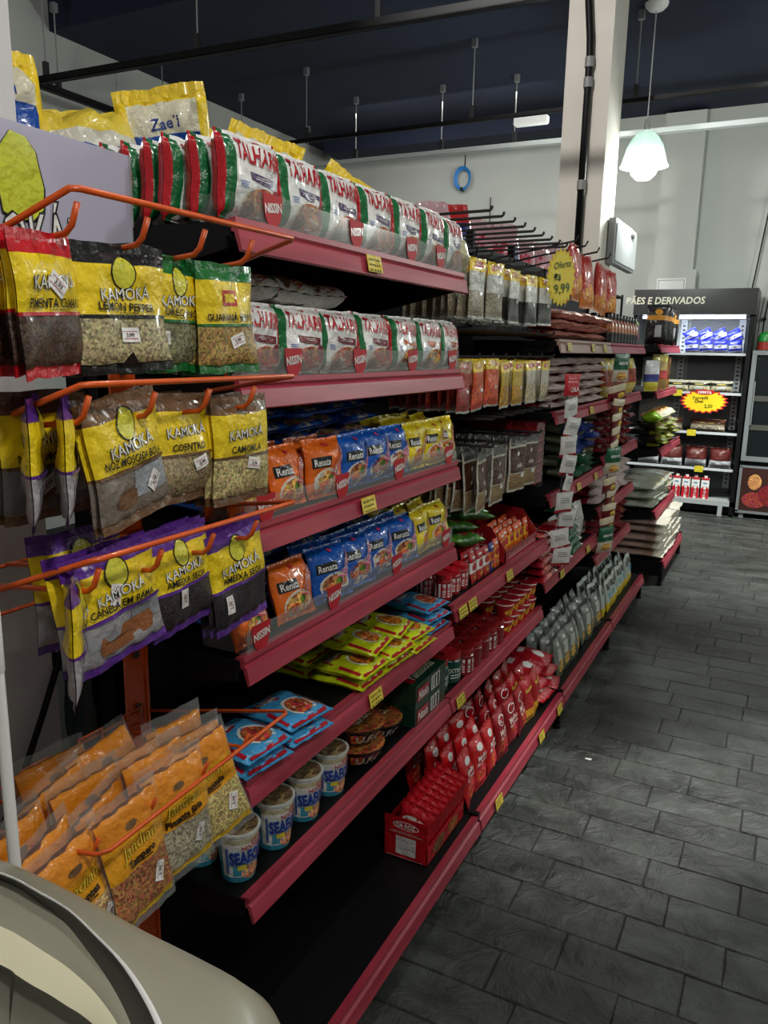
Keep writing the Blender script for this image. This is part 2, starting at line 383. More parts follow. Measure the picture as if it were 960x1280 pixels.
# grey panel box and bracket beside the column
th = thing('electrical_box', 'grey metal electrical box on the side of the pale column', 'box', (-1.2, 5.76, 2.05))
bxo('box_body', (-.02, .03, -.02, .78, .1, .40), M_GREYP, th); bxo('box_door', (.032, .037, .0, .76, .12, .37), M_GREYP, th)
bxo('latch', (.037, .045, .5, .62, .34, .36), M_DGREY, th)
th = thing('wire_stand', 'black wire stand with a small shelf and tangled cable beside the column', 'stand', (-1.32, 6.12, 0))
m = MB()
for x, y in ((-.06, 0), (.1, 0), (-.06, .3), (.1, .3)): m.tube([(x, y, 0), (x, y, 1.98)], .009)
m.tube([(-.1, 0, 1.96), (.1, 0, 1.96), (.1, .3, 1.96), (-.1, .3, 1.96), (-.1, 0, 1.96)], .009); ob('frame', m, M_BLACK, th)
bxo('shelf_board', (-.11, .11, -.01, .31, 1.62, 1.635), M_BLACK, th)
m = MB(); rr = random.Random(5); m.tube([(-.08+.16*rr.random(), .02+.2*rr.random(), 1.75+.15*rr.random()) for _ in range(14)], .006); ob('tangled_cable', m, M_BLACK, th)
# suspended cable rails and threaded rods
def rail(name, a, b, label, rods, hh=.045, ww=.05, mat=M_BLACK, top=ZC):
    a, b = Vector(a), Vector(b); d = (b-a).normalized(); n = Vector((-d.y, d.x, 0))*ww/2
    th = thing(name, label, 'ceiling rail', a)
    m = MB(); L_ = (b-a).length
    z = Vector((0, 0, 1))
    for s0, s1, t0, t1 in ((-1, -.8, 0, 1), (.8, 1, 0, 1), (-1, 1, 0, .15)):
        vs = []
        for p in (Vector(), d*L_):
            vs += [p+n*s0+z*hh*t0, p+n*s1+z*hh*t0, p+n*s1+z*hh*t1, p+n*s0+z*hh*t1]
        m.add(vs, [(0, 3, 2, 1), (4, 5, 6, 7), (0, 1, 5, 4), (1, 2, 6, 5), (2, 3, 7, 6), (3, 0, 4, 7)], 0)
    ob('channel', m, mat, th)
    for r_ in rods:
        p = d*r_; m = MB(); m.tube([p+z*.02, Vector((p.x, p.y, top-a.z))], .005, 6, ME, c(150, 152, 150)); m.box(p.x-.016, p.x+.016, p.y-.016, p.y+.016, hh, hh+.09, ME, c(40, 40, 42)); m.box(p.x-.02, p.x+.02, p.y-.02, p.y+.02, top-a.z-.06, top-a.z, ME, c(120, 122, 124)); ob('threaded_rod', m, None, th)
rail('cable_rail', (-4.86, 4.18, 3.3), (3.1, 4.47, 3.3), 'long black cable rail crossing nearest under the ceiling', (.05, 1.35, 2.6, 4.2), top=4.62)
rail('cable_rail', (-4.93, 3.2, 3.3), (-4.99, 8.7, 3.3), 'black cable rail running along the left wall', (1.2, 2.3, 3.4, 4.6))
rail('cable_rail', (-4.9, 6.25, 3.3), (3.0, 6.2, 3.3), 'thin grey cable rail passing behind the lamp', (.9, 2.45, 3.7, 6.2), .03, .03)
rail('cable_rail', (-4.6, 7.12, 3.3), (3.0, 7.2, 3.3), 'bright metal cable rail nearest the back wall', (.6, 1.5, 2.2), mat=simple('galvanised_steel', c(190, 194, 192), .35))
th = thing('ceiling_fixture', 'small white box lamp fixed to the cable rail left of the column', 'light fixture', (-1.97, 6.25, 3.26))
bxo('housing', (-.13, .13, -.035, .03, -.02, .03), M_WHITE, th); bxo('diffuser', (-.12, .12, -.03, .025, -.026, -.02), M_WHITE, th)
for x in (-4.55, -3.9, -3.2):
    o = thing('hanging_wire', 'thin wire hanging down the back wall, %s' % {-4.55: 'nearest the left corner', -3.9: 'middle one', -3.2: 'nearest the blue coil'}[x], 'wire', (x, 8.8, 2.5))
    m = MB(); m.tube([(0, 0, 0), (0, 0, .72)], .006); ob('strand', m, M_BLACK, o); m = MB(); m.lathe([(0, -.01), (.012, -.01), (.012, .03), (.006, .05)], 8); ob('end_plug', m, M_BLACK, o)
# blue coil on the back wall
th = thing('cable_coil', 'blue cable coiled in a ring high on the back wall', 'cable', (-3.54, 8.80, 3.34))
m = MB()
for k in range(4): m.tube([((.075+.008*k)*math.cos(t*R(20)), -.01*k, .1+(.10+.008*k)*math.sin(t*R(20))) for t in range(19)], .007, 5)
ob('ring', m, simple('blue_cable', c(40, 130, 205), .4), th)
m = MB(); m.tube([(0, -.02, .22), (0, .04, .24), (0, .05, .36)], .006); ob('hook', m, M_BLACK, th)
m = MB(); m.box(-.012, .012, -.05, .01, -.035, .0); ob('plug', m, M_BLACK, th)
# pendants: the first hangs in view, the others are added unseen for their light
def glass():
    m, nt, N, L, P = nodes('frosted_ribbed_glass')
    P.inputs['Base Color'].default_value = c(170, 190, 182); P.inputs['Roughness'].default_value = .3
    tr = N.new('ShaderNodeBsdfTranslucent'); tr.inputs[0].default_value = (.45, .55, .5, 1)
    tp = N.new('ShaderNodeBsdfTransparent'); mx = N.new('ShaderNodeMixShader'); mx.inputs[0].default_value = .5
    m2 = N.new('ShaderNodeMixShader'); m2.inputs[0].default_value = .25
    L.new(P.outputs[0], mx.inputs[1]); L.new(tr.outputs[0], mx.inputs[2]); L.new(mx.outputs[0], m2.inputs[1]); L.new(tp.outputs[0], m2.inputs[2]); L.new(m2.outputs[0], N['Material Output'].inputs[0])
    return m
M_GLASS = glass()
for i, p in enumerate(PEND):
    lab = ['white glass pendant lamp glowing beside the pale column', 'added unseen pendant lamp above the shopper, nearest the entrance', 'added unseen pendant lamp over the middle of the aisle', 'added unseen pendant lamp over the far right of the aisle', 'added unseen pendant lamp beyond the shelves on the left side'][i]
    top = ZC if p[1] > 4.75 else 4.62
    th = thing('pendant_lamp', lab, 'lamp', p, 'pendant lamps')
    m = MB(); prof = [(.02, .16), (.045, .15), (.09, .11), (.125, .05), (.145, -.02), (.155, -.06), (.17, -.085), (.166, -.085), (.15, -.058), (.14, -.02), (.12, .05), (.085, .105), (.04, .145)]
    m.lathe(prof, 28); ob('glass_shade', m, M_GLASS, th, True)
    m = MB(); m.lathe([(0, -.178), (.05, -.168), (.085, -.135), (.1, -.09), (.09, -.05), (.05, -.01), (.02, .03)], 20); ob('bulb', m, M_LAMP, th, True)
    m = MB(); m.lathe([(.0, .23), (.014, .23), (.02, .19), (.024, .16), (.0, .15)], 12, mat=ME, col=c(150, 150, 148)); ob('socket', m, None, th)
    m = MB(); m.tube([(0, 0, .2), (0, 0, top-p[2]-.03)], .004, 6, ME, c(190, 190, 190)); ob('cord', m, None, th)
    m = MB(); m.lathe([(0, top-p[2]-.05), (.05, top-p[2]-.045), (.075, top-p[2]-.02), (.08, top-p[2]-.001)], 20); ob('ceiling_rose', m, M_WHITE, th, True)
# black cable hanging on the near column, teal cloth behind, white pole
th = thing('power_cable', 'black power cable hanging in front of the near white column', 'cable', (-1.222, .9, 0))
m = MB(); m.tube([(.0, .13, 1.05), (.01, .10, .95), (.012, .05, .85), (.01, .0, .75), (.012, -.06, .66), (.01, -.14, .58), (0, -.3, .5)], .0065, 6); ob('cord', m, M_BLACK, th, True)
m = MB(); m.box(-.006, .004, .09, .13, .92, .95); ob('clip', m, M_BLACK, th)
th = thing('hanging_cloth', 'dark teal patterned cloth hanging between the near column and the shelves', 'cloth', (-1.195, 1.015, .5))
m = MB(); n = 16; vs = []
for j in range(10):
    for i in range(n+1): vs.append((-.035+.07*i/n, .009*math.sin(i*1.25)+.005*math.sin(j*1.7+i), .42*j/9))
fs = [(j*(n+1)+i, j*(n+1)+i+1, (j+1)*(n+1)+i+1, (j+1)*(n+1)+i) for j in range(9) for i in range(n)]
m.add(vs, fs); m.add([(a, b+.004, d) for a, b, d in vs], [f[::-1] for f in fs]); ob('drape', m, simple('teal_cloth', c(22, 58, 72), .9, var=c(60, 52, 34), vs=16), th, True)
m = MB(); m.tube([(-.035, .0, .42), (.03, .0, .42)], .004); m.tube([(0, .0, .42), (0, 0, -.5)], .005); m.lathe([(0, -.5), (.03, -.5), (.03, -.495), (0, -.49)], 12); ob('hanger_stand', m, M_BLACK, th)
th = thing('white_pole', 'slim white two-section pole beside the grey machine in the left corner', 'pole', (-.637, .452, 0))
m = MB(); m.lathe([(.0058, 0), (.0058, 1.26), (.0058, 1.262)], 14); ob('lower_tube', m, M_WHITE, th, True)
m = MB(); m.lathe([(.0058, 1.237), (.0068, 1.239), (.0068, 1.301), (.006, 1.303), (.0052, 1.285), (0, 1.285)], 14); ob('upper_sleeve', m, M_WHITE, th, True)
# NOTE sleeve sits round the tube
m = MB(); m.lathe([(0, 0), (.05, 0), (.05, .012), (.0065, .02)], 14); ob('foot', m, M_WHITE, th)
o = thing('paper_scrap', 'tiny white paper scrap lying on the dark floor tiles beside the shelves', 'litter', (-.53, 2.83, .001))
m = MB(); m.add([(-.012, -.004, 0), (.012, -.006, .001), (.014, .004, .004), (-.01, .005, .002)], [(0, 1, 2, 3)]); ob('scrap', m, M_WHITE, o)
# grey-beige machine in the bottom left corner
MC = [[[-0.752, 0.413, 1.045], [-0.625, 0.428, 1.045], [-0.571, 0.43, 1.045], [-0.507, 0.429, 1.045], [-0.434, 0.427, 1.045], [-0.37, 0.428, 1.045], [-0.322, 0.426, 1.045], [-0.295, 0.415, 1.045], [-0.279, 0.399, 1.045], [-0.251, 0.358, 1.045]], [[-0.688, 0.378, 1.085], [-0.572, 0.391, 1.085], [-0.513, 0.392, 1.085], [-0.458, 0.387, 1.085], [-0.4, 0.379, 1.085], [-0.349, 0.371, 1.085], [-0.316, 0.364, 1.085], [-0.289, 0.35, 1.085], [-0.263, 0.33, 1.085], [-0.239, 0.302, 1.085]], [[-0.66, 0.362, 1.1], [-0.552, 0.377, 1.1], [-0.503, 0.376, 1.1], [-0.465, 0.373, 1.1], [-0.424, 0.363, 1.1], [-0.392, 0.354, 1.1], [-0.36, 0.341, 1.1], [-0.327, 0.324, 1.1], [-0.292, 0.3, 1.1], [-0.26, 0.271, 1.1]], [[-0.665, 0.364, 1.095], [-0.556, 0.38, 1.095], [-0.507, 0.378, 1.095], [-0.47, 0.375, 1.095], [-0.428, 0.365, 1.095], [-0.395, 0.356, 1.095], [-0.364, 0.342, 1.095], [-0.331, 0.325, 1.095], [-0.298, 0.302, 1.095], [-0.266, 0.273, 1.095]], [[-0.676, 0.37, 1.086], [-0.564, 0.385, 1.086], [-0.513, 0.381, 1.086], [-0.474, 0.375, 1.086], [-0.437, 0.363, 1.086], [-0.406, 0.352, 1.086], [-0.376, 0.339, 1.086], [-0.348, 0.324, 1.086], [-0.315, 0.302, 1.086], [-0.283, 0.272, 1.086]], [[-0.648, 0.353, 1.088], [-0.534, 0.363, 1.088], [-0.501, 0.359, 1.088], [-0.47, 0.355, 1.088], [-0.436, 0.349, 1.088], [-0.405, 0.341, 1.088], [-0.379, 0.331, 1.088], [-0.352, 0.319, 1.088], [-0.321, 0.296, 1.088], [-0.29, 0.267, 1.088]], [[-0.622, 0.337, 1.092], [-0.508, 0.343, 1.092], [-0.484, 0.343, 1.092], [-0.458, 0.341, 1.092], [-0.432, 0.339, 1.092], [-0.403, 0.334, 1.092], [-0.378, 0.327, 1.092], [-0.352, 0.316, 1.092], [-0.321, 0.292, 1.092], [-0.289, 0.263, 1.092]], [[-0.588, 0.315, 1.086], [-0.48, 0.321, 1.086], [-0.461, 0.32, 1.086], [-0.443, 0.319, 1.086], [-0.425, 0.319, 1.086], [-0.406, 0.318, 1.086], [-0.387, 0.317, 1.086], [-0.367, 0.312, 1.086], [-0.334, 0.291, 1.086], [-0.302, 0.262, 1.086]], [[-0.601, 0.322, 1.07], [-0.492, 0.329, 1.07], [-0.473, 0.327, 1.07], [-0.454, 0.325, 1.07], [-0.438, 0.324, 1.07], [-0.42, 0.322, 1.07], [-0.401, 0.321, 1.07], [-0.383, 0.316, 1.07], [-0.349, 0.294, 1.07], [-0.318, 0.268, 1.07]], [[-0.539, 0.283, 1.06], [-0.446, 0.293, 1.06], [-0.436, 0.291, 1.06], [-0.425, 0.29, 1.06], [-0.415, 0.288, 1.06], [-0.403, 0.288, 1.06], [-0.391, 0.288, 1.06], [-0.379, 0.287, 1.06], [-0.352, 0.277, 1.06], [-0.332, 0.265, 1.06]]]
MC = [[Vector(p)+Vector((0, 0, 0)) for p in row] for row in MC]
th = thing('counter_machine', 'grey-beige plastic machine cover with a cream stripe in the bottom left corner', 'machine', (-.45, .25, .92))
O_ = Vector((-.45, .25, .92))
def loft(rows, name, mat):
    def cr(p0, p1, p2, p3, t): return .5*((2*p1)+(p2-p0)*t+(2*p0-5*p1+4*p2-p3)*t*t+(3*p1-p0-3*p2+p3)*t**3)
    def dens(row):
        o = []
        for i in range(len(row)-1):
            p0 = row[max(i-1, 0)]; p3 = row[min(i+2, len(row)-1)]
            for k in range(4): o.append(cr(p0, row[i], row[i+1], p3, k/4))
        return o+[row[-1]]
    D = [dens(r_) for r_ in rows]; n = len(D[0]); m = MB()
    m.add([p-O_ for r_ in D for p in r_], [(j*n+i, j*n+i+1, (j+1)*n+i+1, (j+1)*n+i) for j in range(len(D)-1) for i in range(n-1)])
    return ob(name, m, mat, th, True)
def mid(a, b, t, dz=0): return [p.lerp(q, t)+Vector((0, 0, dz)) for p, q in zip(a, b)]
down = [[Vector((p.x, p.y, z))+Vector((.012, .012, 0))*k for p in MC[0]] for z, k in ((1.0, 1.0), (.92, 1.3))]
loft([down[1], down[0], mid(MC[0], down[0], .25), MC[0], mid(MC[0], MC[1], .3, .012), mid(MC[0], MC[1], .65, .008), MC[1], mid(MC[1], MC[2], .85, .001), MC[2]], 'outer_shell', M_PLAST)
loft([mid(MC[1], MC[2], .9, .0012), mid(MC[1], MC[2], .96, .003), mid(MC[2], MC[3], .1, .001)], 'rim_highlight', M_WHITE)  # white strip paints the highlight along the ridge
loft([MC[2], mid(MC[2], MC[3], .5, .0), MC[3], MC[4]], 'groove', M_DGREY)  # dark grey colour paints the shadow in the channel
loft([MC[4], MC[5], MC[6]], 'inner_panel', M_PLAST)
loft([MC[6], mid(MC[6], MC[7], .5, .001), MC[7]], 'cream_stripe', M_CREAM)
loft([MC[7], MC[8], MC[9]], 'lower_panel', simple('grey_plastic', c(120, 119, 106), .5, 70, .1))
m = MB(); m.box(-.34, .12, -.3, .06, -.001, .11); ob('base', m, M_PLAST, th)
th = thing('counter', 'white counter under the grey-beige machine', 'counter', (-.45, .2, 0))
bxo('cabinet', (-.36, .12, -.4, .16, .0, .88), M_GREYP, th); bxo('worktop', (-.38, .14, -.42, .19, .88, .918), M_WHITE, th)
# ------------------------------------------------------------------ gondola shelving
XLIP, XBASE, XBK = -.80, -.69, -1.16
def lip(mb, xl, z, ya, yb):
    mb.prism([(xl-.022, z-.002), (xl-.003, z+.001), (xl-.002, z-.009), (xl-.007, z-.014), (xl+.002, z-.019), (xl+.009, z-.050), (xl+.004, z-.053), (xl-.006, z-.022), (xl-.022, z-.02)], ya, yb)
def tagmesh(w_, seed):
    r_ = random.Random(seed); m = MB(); m.box(0, .0015, -w_/2, w_/2, -.034, 0, PR, c(232, 206, 66))
    for j in range(3):
        y = -w_/2+.006
        while y < w_/2-.01:
            l_ = r_.uniform(.003, .009); z = -.008-.0105*j
            m.add([(.002, y, z-.002-r_.random()*.003), (.002, y+l_, z-.003), (.002, y+l_*.9, z), (.002, y, z+.001)], [(0, 1, 2, 3)], MA, c(60, 70, 30)); y += l_+.003
    return m.mesh('price_tag')
TAGS = [tagmesh(.062, i) for i in range(4)]
def shield(mb, x, y, z, s):
    P = [(-.5, .42), (.5, .42), (.48, .05), (.38, -.28), (.18, -.5), (-.18, -.5), (-.38, -.28), (-.48, .05)]
    mb.add([(x, y+p[0]*s, z+p[1]*s) for p in P]+[(x-.001, y+p[0]*s, z+p[1]*s) for p in P], [tuple(range(8)), tuple(range(8, 16))[::-1]], MA, c(186, 22, 36))
    decals(mb, quad_surf((x, y-s/2, z-s/2), (0, s, 0), (0, 0, s), (1, 0, 0)), s, s, [('text', 'NISSIN', .5, .55, .26, WHT, .12, .86, .03)])
def shelf_unit(y0, label, shelves, name='shelving_unit', L=1.0, base=(XBASE, .159), top=1.95, rodrows=(), backx=XBK, nfeet=1):
    th = thing(name, label, 'shelving', (0, y0, 0), 'black gondola shelving units with maroon rails')
    bxo('back_panel', (backx-.02, backx, .01, L-.01, .1, top), M_BLACK, th)
    for y in (0, L-.02) if nfeet == 2 else (L-.02,) if y0 > 1.1 else (0, L-.02):
        bxo('upright', (backx-.03, backx+.01, y-.01 if y else y, y+.02, 0, top), M_BLACK, th)
    sh = bxo('base_shelf', (backx, base[0]-.012, .004, L-.004, base[1]-.05, base[1]-.004), M_BLACK, th)
    m = MB(); lip(m, base[0], base[1], .006, L-.006); ob('price_rail', m, M_RAIL, sh, label='maroon rail')
    m = MB(); m.box(base[0]-.03, base[0]-.003, L-.008, L+.008, base[1]-.06, base[1]+.008); ob('rail_joint', m, M_BLACK, sh)
    for yy in ([L-.01] if y0 > 1.1 or nfeet == 1 else []) + ([.0] if nfeet == 2 else []):
        m = MB(); m.box(base[0]-.030, base[0]-.004, yy-.012, yy+.012, .02, base[1]-.05); m.lathe([(0, 0), (.016, 0), (.018, .012), (.012, .02), (.01, .03)], 10, (base[0]-.017, yy, 0))
        m.box(backx, base[0]-.03, yy-.006, yy+.006, .06, base[1]-.05); ob('foot', m, M_BLACK, th)
    for yt in ((base[2] if len(base) > 2 else ())):
        t = link('price_tag', TAGS[int(yt*97) % 4], sh, label='yellow price tag'); t.location = (base[0]+.0085, yt, base[1]-.014); t.rotation_euler = (0, R(-12), 0)
    for s in shelves:
        xl, z = s['x'] if 'x' in s else XLIP, s['z']
        m = MB(); m.box(backx, xl-.012, .004, L-.004, z-.028, z-.006)
        sh = ob('shelf', m, M_BLACK, th)
        for y in (.004, L-.012):
            m = MB(); m.add([(backx, y, z-.028), (xl-.02, y, z-.028), (xl-.02, y, z-.045), (backx, y, z-.12), (backx, y+.008, z-.028), (xl-.02, y+.008, z-.028), (xl-.02, y+.008, z-.045), (backx, y+.008, z-.12)],
                                      [(0, 3, 2, 1), (4, 5, 6, 7), (0, 1, 5, 4), (1, 2, 6, 5), (2, 3, 7, 6), (3, 0, 4, 7)])
            ob('bracket', m, M_BLACK, sh)
        m = MB(); lip(m, xl, z, .006, L-.006)
        ob('price_rail', m, M_RAIL if not s.get('pale') else simple('faded_rail', c(170, 140, 130), .4), sh, label='maroon rail')
        for yt in s.get('tags', ()):
            t = link('price_tag', TAGS[int(yt*97) % 4], sh, label='yellow price tag'); t.location = (xl+.0075, yt, z-.012); t.rotation_euler = (0, R(-12), 0)
        if 'guard' in s:
            gh = s.get('gh', .045); xg = xl-.006; m = MB()
            m.box(xg-.0012, xg, .02, L-.02, z-.001, z+gh, AC, c(220, 225, 222))
            for yy in (.02, L*.35, L*.68, L-.02): m.box(xg-.1, xg-.001, yy-.0008, yy+.0008, z, z+gh*.8, AC, WHT)
            for yl in s['guard']: shield(m, xg+.0025, yl, z+.026, .056)
            ob('clear_guard', m, None, sh, label='clear plastic edge guard with red shield logos')
    for z, ys in rodrows:
        for y in ys:
            m = MB(); m.tube([(backx, y, z), (XLIP-.0, y, z+.004), (XLIP+.004, y, z+.008), (XLIP+.006, y, z+.016)], .0042, 6, ME, c(44, 44, 46)); ob('peg_rod', m, None, th)
    return th
T1 = .49
u1 = shelf_unit(1.04, 'black shelving unit nearest the camera, full of noodle and pasta bags', [
    dict(z=1.743, tags=(.45,), guard=(.11, .40, .66, .83), gh=.05),
    dict(z=1.492, guard=(.17, .42, .68, .93), gh=.048),
    dict(z=1.238, tags=(.44,), guard=(.08, .35, .62, .93)),
    dict(z=1.003, guard=(.06, .32, .62, .93)),
    dict(z=.763, tags=(.49,)), dict(z=.518)], nfeet=2, top=1.775)
PEGY = [.16+.105*i for i in range(9)]
u2 = shelf_unit(2.04, 'black shelving unit with peg rods and hanging seed packets, second from the camera', [
    dict(z=.808, tags=(.05, .13, .49)), dict(z=.518, tags=(.06,))],
    rodrows=[(1.925, PEGY), (1.60, PEGY[:8]), (1.805, [.18, .34, .51, .70, .88]), (1.52, [.11, .23, .35, .47, .60, .75, .91]), (1.33, PEGY[1:8]), (1.245, [.27, .42, .66, .80])], top=1.78, base=(XBASE, .159, (.15, .64, .9)))
u3 = shelf_unit(3.04, 'black shelving unit stacked with bean and coffee bags, third from the camera', [
    dict(z=1.59, tags=(.12, .55, .8), pale=1), dict(z=1.312, tags=(.6,)), dict(z=.978, tags=(.45, .8)), dict(z=.62, tags=(.25, .75))], top=1.95, base=(XBASE, .159, ()))
u4 = shelf_unit(4.04, 'black shelving unit with maroon flour packs, farthest of the joined row', [
    dict(z=1.59), dict(z=1.312), dict(z=1.02), dict(z=.75), dict(z=.487)], top=1.9, base=(XBASE, .159, ()))
u5 = shelf_unit(5.40, 'deeper black shelving unit standing alone beyond the joined row', [
    dict(z=1.60, x=-.76), dict(z=1.30, x=-.76), dict(z=.92, x=-.70), dict(z=.50, x=-.70)], base=(-.615, .165), top=1.7, nfeet=2)
bxo('end_panel', (XBK, -.64, -.004, .003, .06, .14), M_BLACK, u5)
for u_, yy in ((u2, (.0, .5, .985)), (u3, (.5,))):
    for y in yy: bxo('rod_upright', (XBK-.03, XBK, y-.012, y+.012, 1.7, 2.0), M_BLACK, u_)
    for z in (1.925,): bxo('rod_bar', (XBK-.01, XBK+.006, .0 if u_ is u2 else .01, .99, z-.012, z+.012), M_BLACK, u_)
# far side of the joined row (double-sided): two units with a top shelf each
for k, (ya, L_, nm) in enumerate(((1.06, 1.9, 'shelving back to back behind the noodle bags'), (2.98, 1.9, 'shelving back to back behind the peg rods'))):
    th = thing('shelving_unit', 'black '+nm, 'shelving', (0, ya, 0))
    for z in (1.743, 1.3, .9, .5, .159): bxo('shelf', (-1.53, -1.2, 0, L_-.01, z-.03, z-.004), M_BLACK, th)
    for y in (.0, L_-.04): bxo('upright', (-1.22, -1.195, y, y+.03, 0, 1.75), M_BLACK, th)

# ------------------------------------------------------------------ product prototypes
def fam(name, n, f): return [Proto(name, f(i).mesh(name, None, True)) for i in range(n)]
RIB = [c(70, 28, 92), c(120, 26, 36), c(64, 30, 60), c(200, 90, 30)]
def talh(rc, food, W=.15, H=.135):
    return lambda i: pack(W, H, .046, WHT, sides=[(0, .035, RED), (.035, .14, GRN), (.965, 1, RED)], pe=6, wr=.0045, seed=i*3+int(rc[0]*100), crimp=.04, dec=
        [('text', 'TALHARIM', .56, .76, .22, c(178, 10, 30), -.06, .82, .022), ('ell', .56, .93, .05, .02, RED),
         ('poly', [(.36, .56), (.84, .53), (.86, .42), (.6, .44), (.38, .47)], rc), ('rect', .44, .485, .76, .495, WHT), ('rect', .46, .51, .74, .518, WHT),
         ('rect', .19, .42, .33, .43, BLU), ('rect', .19, .39, .31, .4, BLU), ('rect', .19, .36, .32, .37, BLU),
         ('ell', .58, .2, .36, .17, c(196, 176, 150)), ('ell', .60, .22, .31, .17, food, FO), ('ell', .62, .31, .17, .09, c(150, 84, 40), FO), ('ell', .84, .3, .1, .12, c(130, 34, 26), FO), ('ell', .34, .13, .12, .09, c(110, 70, 40), FO)])
TA = fam('pasta_bag', 3, talh(RIB[0], c(176, 112, 60))); TB = fam('pasta_bag', 3, talh(RIB[1], c(176, 62, 38), H=.125)); TC = fam('pasta_bag', 3, talh(RIB[3], c(226, 170, 60), H=.125))
def noodle(col, scr, lc):
    def f(i, W=.125, H=.122):
        return pack(W, H, .04, col, pe=3, wr=.007, seed=i*7+int(col[2]*999), crimp=.07, dec=
            [('ell', .46, .26, .36, .22, c(226, 220, 205)), ('ell', .46, .27, .3, .17, lc, FO), ('ell', .56, .31, .1, .06, c(96, 140, 50), FO), ('ell', .34, .22, .1, .06, c(206, 80, 46), FO),
             ('rect', .06, .5, .5, .68, c(20, 20, 24))]+[('text', 'Renata', .28, .59, .12, WHT, 0, .38, .02)]+otext('Xpress', .74, .54, .17, scr, WHT, .9, .62, .01, .03, .3)+[('ell', .5, .88, .06, .035, scr)])
    return f
NO = fam('noodle_packet', 3, noodle(c(238, 112, 26), c(206, 52, 60), c(224, 168, 90)))
NB = fam('noodle_packet', 3, noodle(c(20, 92, 190), c(214, 60, 120), c(190, 120, 80)))
NY = fam('noodle_packet', 3, noodle(c(240, 214, 24), c(210, 60, 70), c(214, 130, 60)))
def flatnood(col, food, dark=False):
    def f(i, W=.13, H=.15, T=.03):
        return pack(W, H, T, col, pe=5, wr=.0035, seed=i*5+11, crimp=.06, dec=
            [('ell', .62, .36, .28, .26, c(232, 232, 224)), ('ell', .62, .36, .23, .21, food, FO), ('poly', [(.08, .62), (.14, .84), (.66, .92), (.6, .7)], c(176, 22, 40))]+[('text', 'Nissin', .37, .77, .12, WHT, .13, .42, .02)]+
            [('poly', [(.9, .1), (.98, .12), (.98, .7), (.9, .68)], c(176, 22, 40)), ('text', 'Nissin Lámen', .94, .4, .055, WHT, math.pi/2, .7, .02), ('poly', [(.03, .1), (.1, .1), (.1, .5), (.03, .5)], c(176, 22, 40)), ('poly', [(.1, .02), (.9, .04), (.9, .09), (.1, .07)], c(176, 22, 40))])
    return f
FL_ = fam('noodle_packet', 2, flatnood(c(206, 218, 30), c(190, 120, 40))); FB = fam('noodle_packet', 2, flatnood(c(70, 160, 214), c(180, 90, 50)))
def rows(prs, xs, ys, z, desc, where, cat, group, H=0, jx=.003, ry=-4, rzj=4, first='left', names=None, lay=0):
    """upright packs: xs = depth rows (front first), ys = positions along the shelf"""
    for a, x in enumerate(xs):
        for b, y in enumerate(ys):
            p = prs[(a*5+b) % len(prs)]
            l_ = '%s, %s from left%s, %s' % (desc, ORD[b], '' if len(xs) == 1 else ', %s row' % (['front', 'second', 'third', 'fourth'][a]), where)
            inst(p, (x+jit(jx), y+jit(.003), z), l_, cat, group, (0, R(ry+jit(2)), R(jit(rzj))))
def stack(prs, x0, ys, z0, n, dz, desc, where, cat, group, sx=.01, rz=0, skip=lambda b, k: False, tilt=0):
    """packs lying flat, face up, heads towards the back; n layers"""
    for b, y in enumerate(ys):
        for k in range(n if isinstance(n, int) else n[b]):
            p = prs[(b+k) % len(prs)]
            l_ = '%s, %s up in %s pile, %s' % (desc, ORD[k], ORD[b], where)
            xs_ = [v.co.x for v in p.mesh.vertices]; th_ = max(xs_)-min(xs_); mid_ = (max(xs_)+min(xs_))/2; f_ = min(1, dz*1.04/th_)
            o_ = inst(p, (x0+jit(sx), y+jit(.004), z0-.004+dz*(k+.5)-mid_*f_), l_, cat, group, (0, R(-90+tilt+jit(1.2)), R(rz+jit(3)))); o_.scale = (f_, 1, 1)
Y = lambda a, n, p: [a+p*i for i in range(n)]
zt = 1.745
# --- unit 1, top shelf
ys = Y(1.125, 7, .1455)
rows(TA, [-.835, -.892], ys, zt, 'white ribbon-pasta bag with green edge', 'top shelf', 'pasta bag', 'pasta bags on the top shelf', ry=-3, rzj=3)
for k in range(5):
    inst(TA[k % 3], (-.95-.05*k, 1.125+jit(.01), zt), 'white ribbon-pasta bag seen edge-on, %s behind the leftmost bag, top shelf' % ORD[k], 'pasta bag', 'pasta bags packed edge-on', (0, R(jit(4)), R(jit(3))))
# --- second shelf
zt = 1.494
rows(TB, [-.835], Y(1.12, 4, .147), zt, 'white pasta bag with dark red ribbon and meat picture', 'second shelf', 'pasta bag', 'pasta bags on the second shelf')
rows(TC, [-.835], Y(1.71, 3, .138), zt, 'white pasta bag with orange ribbon and yellow pasta picture', 'second shelf', 'pasta bag', 'pasta bags on the second shelf')
rows(TB, [-.90, -.955], Y(1.12, 7, .147), zt, 'white pasta bag behind the front bags', 'second shelf', 'pasta bag', 'pasta bags behind on the second shelf')
for k, (y, x) in enumerate(((1.19, -.87), (1.33, -.875), (1.45, -.88))):
    inst(TB[k], (x, y, zt+.155), 'pasta bag lying flat on top of the others, %s from left, second shelf' % ORD[k], 'pasta bag', 'pasta bags lying on top', (0, R(-88), R(jit(8))))
